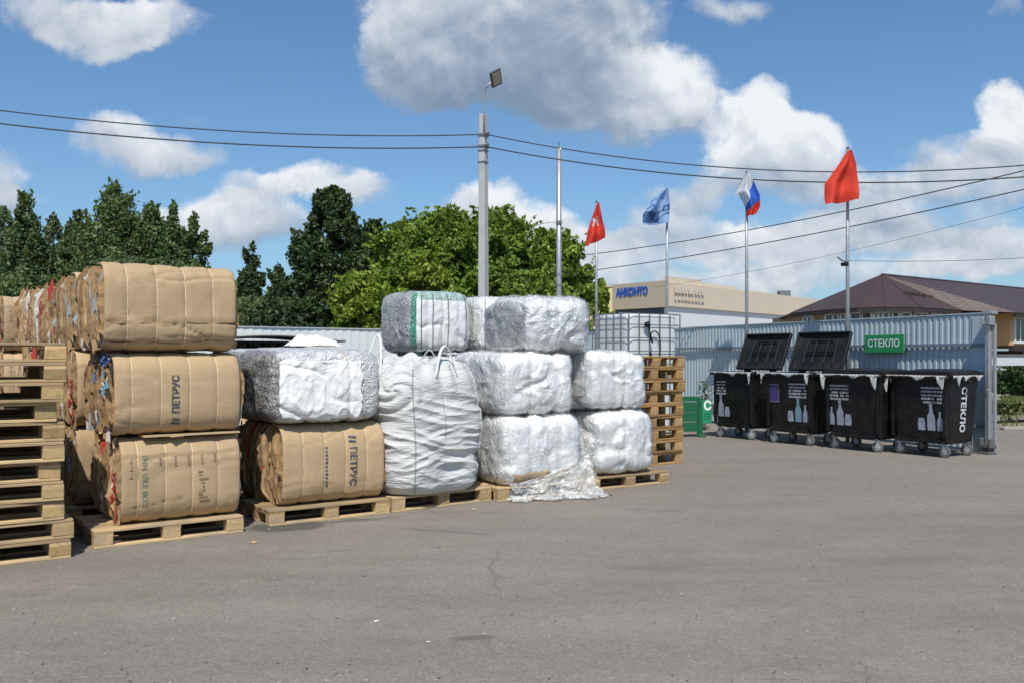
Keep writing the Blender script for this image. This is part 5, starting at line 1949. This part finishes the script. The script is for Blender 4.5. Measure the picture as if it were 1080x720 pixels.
# polygonal bay eave corners given by sight lines, at their own depths
ev = [(834, 328.0, 44.5), (866, 327.0, 41.6), (904, 324.5, 39.4), (934, 323.5, 38.8), (972, 323.5, 39.2), (1014, 325.5, 41.5)]
eave = []
for (px, py, Y) in ev:
    p = P(px, py, Y); eave.append(Vector((p.x - hp.x, p.y - hp.y, ze)))
apex = Vector((0, 0, za))
w_dir = (P(1085, 375, 53) - hp); w_dir.z = 0; w_dir.normalize()
ridge_end = w_dir * 26 + Vector((0, 0, za))
q = MB()
bk1 = Vector((-3.2, 6.0, ze)); 
pts = [apex] + eave
fs = [(0, i, i + 1) for i in range(1, len(eave))]
q.add([tuple(p) for p in pts], fs)
# main slope of the long wing towards us, and the far slope
sd = Vector((w_dir.y, -w_dir.x, 0))
sd = sd if sd.y < 0 else -sd
e0 = eave[-1]
wing_e0 = sd * 5.2 + w_dir * 2.2; wing_e0.z = ze - .15
wing_e1 = sd * 5.2 + w_dir * 26; wing_e1.z = ze - .15
q.add([tuple(apex), tuple(ridge_end), tuple(wing_e1), tuple(wing_e0), tuple(e0)], [(0, 4, 3), (0, 3, 2, 1)])
bw0 = -sd * 5.2 + w_dir * -1.0; bw0.z = ze - .15
bw1 = -sd * 5.2 + w_dir * 26; bw1.z = ze - .15
q.add([tuple(apex), tuple(ridge_end), tuple(bw1), tuple(bw0), tuple(eave[0])], [(0, 1, 2, 3), (0, 3, 4)])
rf = q.build('roof', ROOF, house, solid=.06)
# ridge caps
q = MB()
for p in eave: q.tube([apex + Vector((0, 0, .03)), p + Vector((0, 0, .04))], .025, 6)
q.tube([apex + Vector((0, 0, .04)), ridge_end + Vector((0, 0, .04))], .06, 6)
q.build('ridge_cap', ROOF, rf)
q = MB()
for k in range(6):
    a = apex.lerp((eave[-1] + eave[-2]) / 2, .62) + w_dir * (.55 * k - .9) 
    q.box((a.x, a.y - .1, a.z - .12 * k * .3 + .10), (.42, .10, .10), 10)
q.build('snow_guard', SOF, rf)
q = MB()
for a, bb in list(zip(eave, eave[1:])) + [(wing_e0, wing_e1)]:
    d = (bb - a); 
    q.box(tuple((a + bb) / 2 + Vector((0, 0, -.09))), (d.length, .05, .16), math.degrees(math.atan2(d.y, d.x)))
q.build('eave_board', SOF, house)
# walls of the bay: inset polygon
cen = sum(eave, Vector((0, 0, 0))) / len(eave) + Vector((0, 2.0, 0))
ins = [Vector((cen.x + (p.x - cen.x) * .86, cen.y + (p.y - cen.y) * .80, 0)) for p in eave]
q = MB()
poly = ins + [Vector((3.5, 6.5, 0)), Vector((-3.4, 6.5, 0))]
q.loft([[(p.x, p.y, z) for p in poly] for z in (0, ze - .02)])
q.build('bay_wall', BRK, house)
for i, (a, bb) in enumerate(zip(ins, ins[1:])):
    d = bb - a; L = d.length; dd = d.normalized(); nn = Vector((dd.y, -dd.x, 0)); nn = nn if nn.y < 0 else -nn
    if i == 0: wins = [(L * .35, .9)]
    else: wins = [(L * .3, 1.0), (L * .72, .9)]
    for (s, w) in wins:
        c = a + dd * s + nn * .02
        an = math.degrees(math.atan2(dd.y, dd.x))
        z1 = ze - .16; z0 = ze - 1.7
        q = MB()
        for x in (-w / 2, -.0, w / 2):
            q.box((c.x + dd.x * x, c.y + dd.y * x, (z0 + z1) / 2), (.10, .09, z1 - z0), an)
        for z in (z0, z1): q.box((c.x, c.y, z), (w + .1, .09, .09), an)
        wf = q.build('window', WFRAME, house)
        q = MB(); q.box((c.x, c.y, (z0 + z1) / 2), (w - .1, .05, z1 - z0 - .1), an); q.build('pane', GLASS, wf)
# orange wing: upper storey over dark beams, open below
wa = sd * 4.6 + w_dir * 3.0; wb = sd * 4.6 + w_dir * 25.0; wc = -sd * 4.4 + w_dir * 25; wd_ = -sd * 4.4 + w_dir * 3.0
zf = P(0, 365, (hp + wb).y * .0 + 46).z
q = MB(); q.loft([[(p.x, p.y, z) for p in (wa, wb, wc, wd_)] for z in (zf, ze - .12)]); q.build('wing_wall', ORW, house)
an = math.degrees(math.atan2(w_dir.y, w_dir.x))
q = MB()
q.box(tuple((wa + wb) / 2 + Vector((0, 0, zf - .14)) + sd * .1), (22.2, .25, .24), an)
for k in range(8):
    c = wa + w_dir * (1 + 3 * k); q.box((c.x - sd.x * 1, c.y - sd.y * 1, zf - .45), (.25, 2.4, .4), an)
q.build('floor_beam', SOF, house)
q = MB()
for k in range(7):
    c = wa + w_dir * (1.2 + 3.4 * k); q.box((c.x, c.y, (zf - .26) / 2), (.28, .28, zf - .26), an)
q.build('support_column', BRK, house)
q = MB(); q.loft([[(p.x - sd.x * 2.4, p.y - sd.y * 2.4, z) for p in (wa, wb)] + [(p.x - sd.x * 2.6, p.y - sd.y * 2.6, z) for p in (wb, wa)] for z in (0, zf - .3)]); q.build('back_wall', simple('pale_wall', (.5, .49, .46), .8, .1, 1), house)
for s in (.9, 4.2, 8.0, 12.0):
    c = wa + w_dir * s + sd * .03
    q = MB()
    for x in (-.5, 0, .5): q.box((c.x + w_dir.x * x, c.y + w_dir.y * x, ze - .85), (.09, .09, 1.2), an)
    for z in (ze - 1.45, ze - .3): q.box((c.x, c.y, z), (1.1, .09, .09), an)
    wf = q.build('window', WFRAME, house)
    q = MB(); q.box((c.x, c.y, ze - .87), (.95, .05, 1.1), an); q.build('pane', GLASS, wf)

# ------------------------------------------------------------------ verge beyond the post
VG = simple('dry_earth', (.26, .215, .15), .95, .25, 2.5, bump=.6, bscale=8, dirt=(.10, .12, .045, .8))
q = MB()


def verge(u, v):
    a = P(1046, 453, 19.0); 
    x0 = a.x + .0 + (v * 14) * .55
    y0 = 18.7 + v * 14
    x = x0 + u * 26
    z = .006 + .55 * min(1, v * 2.2) * (1 + .2 * noise.noise(Vector((x * .6, y0 * .6, 1)))) * min(1, u * 14 + .0)
    return Vector((x, y0 + u * 5.0, z))


q.grid(verge, 60, 30)
tag(q.build('verge', VG, None, smooth=True), kind='structure')
q = MB(); a = verge(.0, 0); bb = verge(1, 0)
d = bb - a
q.box(((a.x + bb.x) / 2, (a.y + bb.y) / 2 - .10, .033), (d.length, .14, .07), math.degrees(math.atan2(d.y, d.x)))
tag(q.build('kerb', simple('kerb_concrete', (.33, .31, .275), .9, .15, 3), None, bevel=.01), kind='structure')

LEAFG = leafmat('grass_blades', (1, 1, 1), .3)


def np_quads(name, mat_, cents, axes_u, axes_v, cols, parent=None, diamond=True):
    n = len(cents)
    v = np.empty((n, 4, 3), np.float32)
    if diamond:
        v[:, 0] = cents - axes_v; v[:, 1] = cents + axes_u * .62 - axes_v * .1; v[:, 2] = cents + axes_v; v[:, 3] = cents - axes_u * .62 - axes_v * .1
    else:
        v[:, 0] = cents - axes_u - axes_v; v[:, 1] = cents + axes_u - axes_v; v[:, 2] = cents + axes_u + axes_v; v[:, 3] = cents - axes_u + axes_v
    me = bpy.data.meshes.new(name)
    me.vertices.add(n * 4); me.loops.add(n * 4); me.polygons.add(n)
    me.vertices.foreach_set('co', v.reshape(-1))
    me.loops.foreach_set('vertex_index', np.arange(n * 4, dtype=np.int32))
    me.polygons.foreach_set('loop_start', np.arange(0, n * 4, 4, dtype=np.int32))
    me.polygons.foreach_set('loop_total', np.full(n, 4, np.int32))
    at = me.color_attributes.new('Col', 'FLOAT_COLOR', 'CORNER')
    c = np.ones((n, 4, 4), np.float32); c[:, :, :3] = cols[:, None, :]
    at.data.foreach_set('color', c.reshape(-1))
    me.materials.append(mat_)
    me.update(calc_edges=True); me.validate()
    o = bpy.data.objects.new(name, me); COL.objects.link(o)
    if parent is not None:
        o.parent = parent; KIDS.setdefault(parent.name, []).append(o)
    return o


rng = np.random.default_rng(7)
n = 16000
u, v = rng.random(n) ** 1.3, rng.random(n) ** .8
base = np.array([verge(a, bb) for a, bb in zip(u, v)], np.float32)
keep = rng.random(n) < .92
hgt = rng.uniform(.05, .26, n) * (.4 + 1.2 * v)
tilt = rng.normal(0, .35, (n, 2))
av = np.stack([tilt[:, 0] * hgt, tilt[:, 1] * hgt, hgt], 1).astype(np.float32) * .5
an_ = rng.random(n) * 2 * PI
au = np.stack([np.cos(an_), np.sin(an_), 0 * an_], 1).astype(np.float32) * .02
mixg = rng.random(n)[:, None]
cols = mixg * np.array([.075, .115, .03]) + (1 - mixg) * np.array([.17, .165, .065])
tag(np_quads('verge_grass', LEAFG, (base + av).astype(np.float32), au, av, cols.astype(np.float32)), 'tufts of dry green grass on the verge beyond the post', 'grass', kind='stuff')

# pale panel fence in front of the orange wing
pfd = (P(1110, 375, 30) - P(1030, 375, 31)); pfd.z = 0
st2 = P(1030, 375, 31); st2.z = 0
t = thing('panel_fence', 'pale translucent panel fence with thin posts in front of the orange wing', 'fence', st2, math.degrees(math.atan2(pfd.y, pfd.x)))
zt_ = P(0, 373.5, 31).z
q = MB(); q.box((6, 0, zt_ / 2 + .1), (12, .03, zt_ - .2)); q.build('panel', simple('pale_panel', (.55, .58, .60), .5, .08, .7), t)
q = MB(); q.box((6, -.03, zt_ - .02), (12, .05, .05)); q.box((6, -.03, zt_ * .75), (12, .04, .04)); q.build('rail', CAGE, t)
for k in range(9):
    q = MB(); q.box((.2 + 1.4 * k, -.04, zt_ / 2), (.06, .06, zt_)); q.build('fence_post', CAGE, t)

# ------------------------------------------------------------------ trees and bushes
BARK = simple('bark', (.13, .105, .08), .9, .25, 6, bump=.5)
BARKB = simple('birch_bark', (.50, .48, .44), .8, .25, 5, dirt=(.06, .05, .045, .9))
GT = 'trees behind the pale fence'
LM = leafmat('tree_leaves', (1, 1, 1), .34)


def tree(name, label, px, ptop, wpx, Y, style, seed, hue, leaf=.15, nclump=120, nleaf=70, group=GT, cat='tree', bark=None, base0=.12, lean=0.0, z0=0.0):
    r = np.random.default_rng(seed)
    h = P(px, ptop, Y).z - z0
    R = wpx / F * Y / 2 * (1.28 if style == 'cone' else 1.0)
    b0 = P(px, 375, Y); b0.z = z0
    t = thing(name, label, cat, b0, 0, group)
    rs = random.Random(seed)
    # leaf clumps through the crown's volume
    if style == 'cone': nclump, nleaf = int(nclump * 1.7), int(nleaf * .75)
    ths = r.random(nclump) * 2 * PI
    if style == 'cone':
        zz = base0 + (1 - base0) * (1 - (1 - r.random(nclump)) ** .62)
        zz = np.clip(zz, base0, .985)
        pr = (1 - zz) ** .76 * (.86 + .30 * np.sin(ths * 3 + seed + zz * 14)) + .012
        pr = np.minimum(pr, .25 + 3.0 * (zz - base0) + .2)
    elif style == 'tuft':
        zz = base0 + (1 - base0) * r.random(nclump) ** .85
        s = (zz - base0) / (1 - base0)
        pr = np.clip(1.0 - np.clip((s - .45) / .58, 0, 1) ** 2.4, .03, 1) * (.86 + .2 * np.sin(ths * 4 + seed)) * np.clip(.72 + .7 * s, 0, 1)
    elif style == 'spire':
        zz = np.clip(base0 + (1 - base0) * r.random(nclump) ** .9, base0, .99)
        pr = np.minimum(1, (1 - zz) * 1.9 + .05) * (.8 + .3 * np.sin(ths * 2 + zz * 17 + seed))
    else:
        zz = base0 + (1 - base0) * r.random(nclump) ** .85
        s = (zz - base0) / (1 - base0)
        pr = np.sqrt(np.clip(1 - (2 * s - .86) ** 2 / 1.32, .02, 1)) * (.80 + .36 * np.sin(ths * 3 + seed) * np.sin(zz * 11 + seed))
    rad = pr * R * np.sqrt(.12 + .88 * r.random(nclump))
    cz = zz * h
    cl = np.stack([np.cos(ths) * rad + lean * zz * R, np.sin(ths) * rad, cz], 1)
    csz = R * r.uniform(.13, .30, nclump) * (.30 + .75 * (1 - zz)) if style != 'round' else R * r.uniform(.13, .27, nclump)
    csz = np.maximum(csz * (1.2 if style == 'cone' else 1.0), .20)
    N_ = nclump * nleaf
    d = r.normal(0, 1, (N_, 3)); d /= np.linalg.norm(d, axis=1)[:, None] + 1e-6
    rr_ = r.random(N_) ** .5
    sz = np.repeat(csz, nleaf)
    sq = np.array([1.0, 1.0, .75 if style == 'round' else 1.6 if style == 'tuft' else 1.3])
    loc = np.repeat(cl, nleaf, 0) + d * (rr_ * sz)[:, None] * sq
    # twigs that break the outline
    outl = r.random(N_) < (.16 if style != 'round' else .12)
    od = cl - np.array([lean * R * .5, 0, 0]); od[:, 2] = 0
    od /= np.linalg.norm(od, axis=1)[:, None] + .3
    od = od * (.55 if style != 'round' else .8) + np.array([0, 0, .85 if style != 'round' else .55]) + r.normal(0, .28, (nclump, 3))
    od /= np.linalg.norm(od, axis=1)[:, None]
    ln_ = (csz * r.uniform(1.2, 2.3, nclump))[:, None]
    tt_ = r.random(N_)[:, None] ** .8
    shoot = np.repeat(cl, nleaf, 0) + np.repeat(od * ln_, nleaf, 0) * tt_ + r.normal(0, .055, (N_, 3)) * (1.25 - tt_)
    loc[outl] = shoot[outl]
    loc[:, 2] = np.clip(loc[:, 2], .05, h * 1.03)
    nrm = d * .7 + r.normal(0, .7, (N_, 3)) + np.array([0, 0, .35])
    nrm /= np.linalg.norm(nrm, axis=1)[:, None]
    a = np.cross(nrm, r.normal(0, 1, (N_, 3))); a /= np.linalg.norm(a, axis=1)[:, None] + 1e-6
    bvec = np.cross(nrm, a)
    s = leaf * r.uniform(.55, 1.25, N_)[:, None]
    hv = np.repeat(r.normal(0, 1, nclump), nleaf)[:, None] * .16 + r.normal(0, .20, N_)[:, None]
    base = np.array(hue)[None, :]
    cols = base * (1 + hv) + hv * np.array([.018, .008, -.004])
    cols = np.clip(cols, .004, 1)
    np_quads('crown', LM, loc.astype(np.float32), (a * s).astype(np.float32), (bvec * s * 1.2).astype(np.float32), cols.astype(np.float32), t)
    # trunk and limbs
    q = MB()
    tr = max(.05, .020 * h)
    top = Vector((lean * R * .9, 0, h * (.93 if style != 'round' else .72)))
    pts = [top * (k / 8) + Vector((rs.uniform(-.05, .05) * k / 4, rs.uniform(-.05, .05) * k / 4, 0)) for k in range(9)]
    q.tube(pts, [tr * (1 - .88 * k / 8) for k in range(9)], 8)
    for k in range(0, nclump, 3 if style == 'round' else 4):
        c = Vector(cl[k])
        s0 = max(.10, min(.85, c.z / h * .72 if style == 'round' else c.z / h - .06))
        st = top * min(1, s0 * h / top.z)
        mid = st.lerp(c, .5) + Vector((0, 0, .06 * h * (.5 if style == 'round' else -.2)))
        q.tube([st, mid, c], [tr * .34, tr * .22, tr * .07], 5, cap=False)
    q.build('trunk', bark or BARK, t, smooth=True)
    return t


DK, MD, PL = (.105, .148, .060), (.125, .172, .064), (.150, .19, .115)
SP, BIG = (.062, .100, .040), (.062, .096, .036)
LG, YG = (.165, .245, .038), (.210, .280, .038)
K = 'row of pointed trees on the left'
tree('birch_tree', 'pale thin birch at the left edge, leftmost tree', 2, 221, 84, 47, 'spire', 1, PL, .09, 130, 110, K, bark=BARKB)
tree('pointed_tree', 'tall pointed tree above the left stack, second from the left edge', 28, 206, 92, 46, 'cone', 2, DK, .10, 190, 130, K, base0=.02)
tree('birch_tree', 'slim loose birch in the gap between two tall pointed trees at the left', 56, 228, 66, 48, 'spire', 3, PL, .09, 110, 100, K, bark=BARKB)
tree('pointed_tree', 'smaller dark pointed tree just left of the tallest one', 82, 221, 80, 46, 'cone', 4, DK, .10, 170, 130, K, base0=.02)
tree('pointed_tree', 'tallest and broadest tree of the left row, above the cardboard column', 121, 195, 128, 45, 'cone', 5, MD, .10, 270, 140, K, base0=.02)
tree('pointed_tree', 'bushy twin-topped tree right of the tallest one, left part', 157, 215, 92, 45, 'cone', 6, MD, .10, 210, 130, K, base0=.02)
tree('pointed_tree', 'narrow right part of the bushy twin-topped tree, behind it', 182, 216, 70, 47, 'cone', 7, MD, .10, 170, 120, K, base0=.02)
tree('pointed_tree', 'small pointed tree at the right end of the left row', 204, 220, 72, 44, 'cone', 8, MD, .10, 170, 130, K, base0=.02)
tree('spruce_tree', 'small dark spruce standing alone right of the cardboard column', 265, 259, 62, 44, 'cone', 9, SP, .09, 160, 120)
tree('spruce_tree', 'short spruce between the lone spruce and the big dark tree', 293, 280, 62, 43, 'cone', 10, SP, .09, 140, 110)
tree('broad_tree', 'big dark broad tree with upright tufts in the middle of the background', 350, 202, 104, 40, 'tuft', 11, BIG, .10, 420, 150, base0=.05)
tree('broad_tree', 'dark tree half hidden right behind the big dark one', 392, 238, 60, 44, 'round', 12, BIG, .10, 150, 130)
tree('leafy_tree', 'bright green leafy tree left of the lamp pole', 424, 240, 90, 38, 'round', 13, LG, .10, 230, 150)
tree('leafy_tree', 'broad bright green tree crown just left of the lamp pole, tallest of the bright ones', 472, 226, 110, 38.5, 'round', 14, LG, .10, 280, 150)
tree('leafy_tree', 'bright green tree right behind the lamp pole', 527, 226, 112, 38, 'round', 15, LG, .10, 280, 150)
tree('leafy_tree', 'bright green tree behind the plain steel pole, right end of the trees', 583, 248, 90, 37, 'round', 16, LG, .10, 220, 150)
B = 'bushes along the pale fence'
tree('leafy_bush', 'yellow green bush at the foot of the big dark tree', 385, 292, 90, 35, 'round', 17, YG, .10, 150, 130, B, 'bush')
tree('leafy_bush', 'yellow green bush between the yellow green one and the green striped bale', 440, 270, 90, 35.5, 'round', 18, YG, .10, 160, 130, B, 'bush')
tree('leafy_bush', 'green bush filling the gap behind the clear wrapped bale', 560, 290, 110, 35, 'round', 19, LG, .10, 160, 130, B, 'bush')
tree('leafy_bush', 'small yellowish bush by the annex, right of the red emblem flag', 634, 298, 26, 40, 'round', 20, YG, .09, 70, 80, B, 'bush')
tree('leafy_bush', 'dark undergrowth bush under the left row of trees', 300, 318, 120, 38, 'round', 22, SP, .10, 150, 120, B, 'bush')
tree('leafy_bush', 'low green bush under the lone spruce', 262, 318, 60, 37, 'round', 26, MD, .10, 100, 110, B, 'bush')
tree('leafy_bush', 'low bush below the pointed trees at the far left', 30, 296, 130, 41, 'round', 27, MD, .10, 170, 110, B, 'bush')
tree('leafy_bush', 'low bush between the left row of trees and the cardboard', 150, 280, 150, 42, 'round', 28, DK, .10, 200, 120, B, 'bush')
GV = 'bushes on the verge'
tree('verge_bush', 'dark round bush on the verge at the right edge', 1080, 388, 34, 23, 'round', 23, (.06, .10, .03), .05, 100, 90, GV, 'bush', z0=.5)
tree('verge_bush', 'tall weedy bush on the verge just right of the post', 1058, 392, 26, 24, 'round', 24, (.10, .14, .05), .045, 70, 60, GV, 'bush', z0=.5)
tree('verge_bush', 'low pale weed clump at the front of the verge', 1068, 424, 44, 20.5, 'round', 25, (.15, .17, .065), .04, 70, 70, GV, 'bush', z0=.2)
tree('weed', 'small weed growing at the fence foot behind the green crate stand', 742, 404, 12, 18.6, 'spire', 29, (.09, .12, .05), .03, 14, 16, None, 'weed')

# ------------------------------------------------------------------ grit and scraps on the yard
rg = random.Random(12)
q = MB()
for k in range(1500):
    Y = 4.2 + 14 * rg.random() ** 1.6
    x = rg.uniform(-.62, .62) * Y
    if x < -.3 * Y + .2 and Y > 5.5: continue
    s_ = rg.uniform(.003, .010) * (1 + .04 * Y)
    a = rg.uniform(0, 6)
    vs = [(x + s_ * math.cos(a + i * 2.1) * rg.uniform(.7, 1.2), Y + s_ * math.sin(a + i * 2.1) * rg.uniform(.7, 1.2), .0005) for i in range(3)] + [(x, Y, s_ * .8)]
    g_ = rg.choice((.08, .13, .20, .28))
    q.add(vs, [(0, 1, 3), (1, 2, 3), (2, 0, 3)], 0, (g_, g_ * .96, g_ * .9))
tag(q.build('grit', CARDL), 'loose grit and small stones scattered over the asphalt', 'grit', kind='stuff')
for (px, py, sz, col, lab) in ((397, 655, .014, (.66, .65, .62), 'white paper scrap on the open asphalt, nearest the camera'), (452, 677, .010, (.62, .60, .56), 'tiny pale scrap on the asphalt at the bottom of the picture'), (640, 522, .05, (.10, .09, .08), 'dark crumpled scrap on the asphalt right of the loose film'), (268, 572, .035, (.42, .29, .16), 'torn cardboard scrap on the asphalt by the front pallet'), (500, 537, .03, (.46, .33, .19), 'splinter of pale wood on the asphalt before the big bag')):
    g0 = G(px, py); q = MB()
    q.grid(lambda u, v: Vector(((u - .5) * sz * 2.2, (v - .5) * sz * 1.4, .003 + sz * .35 * abs(noise.noise(Vector((u * 3 + px, v * 3, 1)))))), 6, 5, col=col)
    tag(q.build('scrap', CARDL, None, loc=(g0.x, g0.y, 0.001), deg=px % 90, solid=.002), lab, 'scrap')
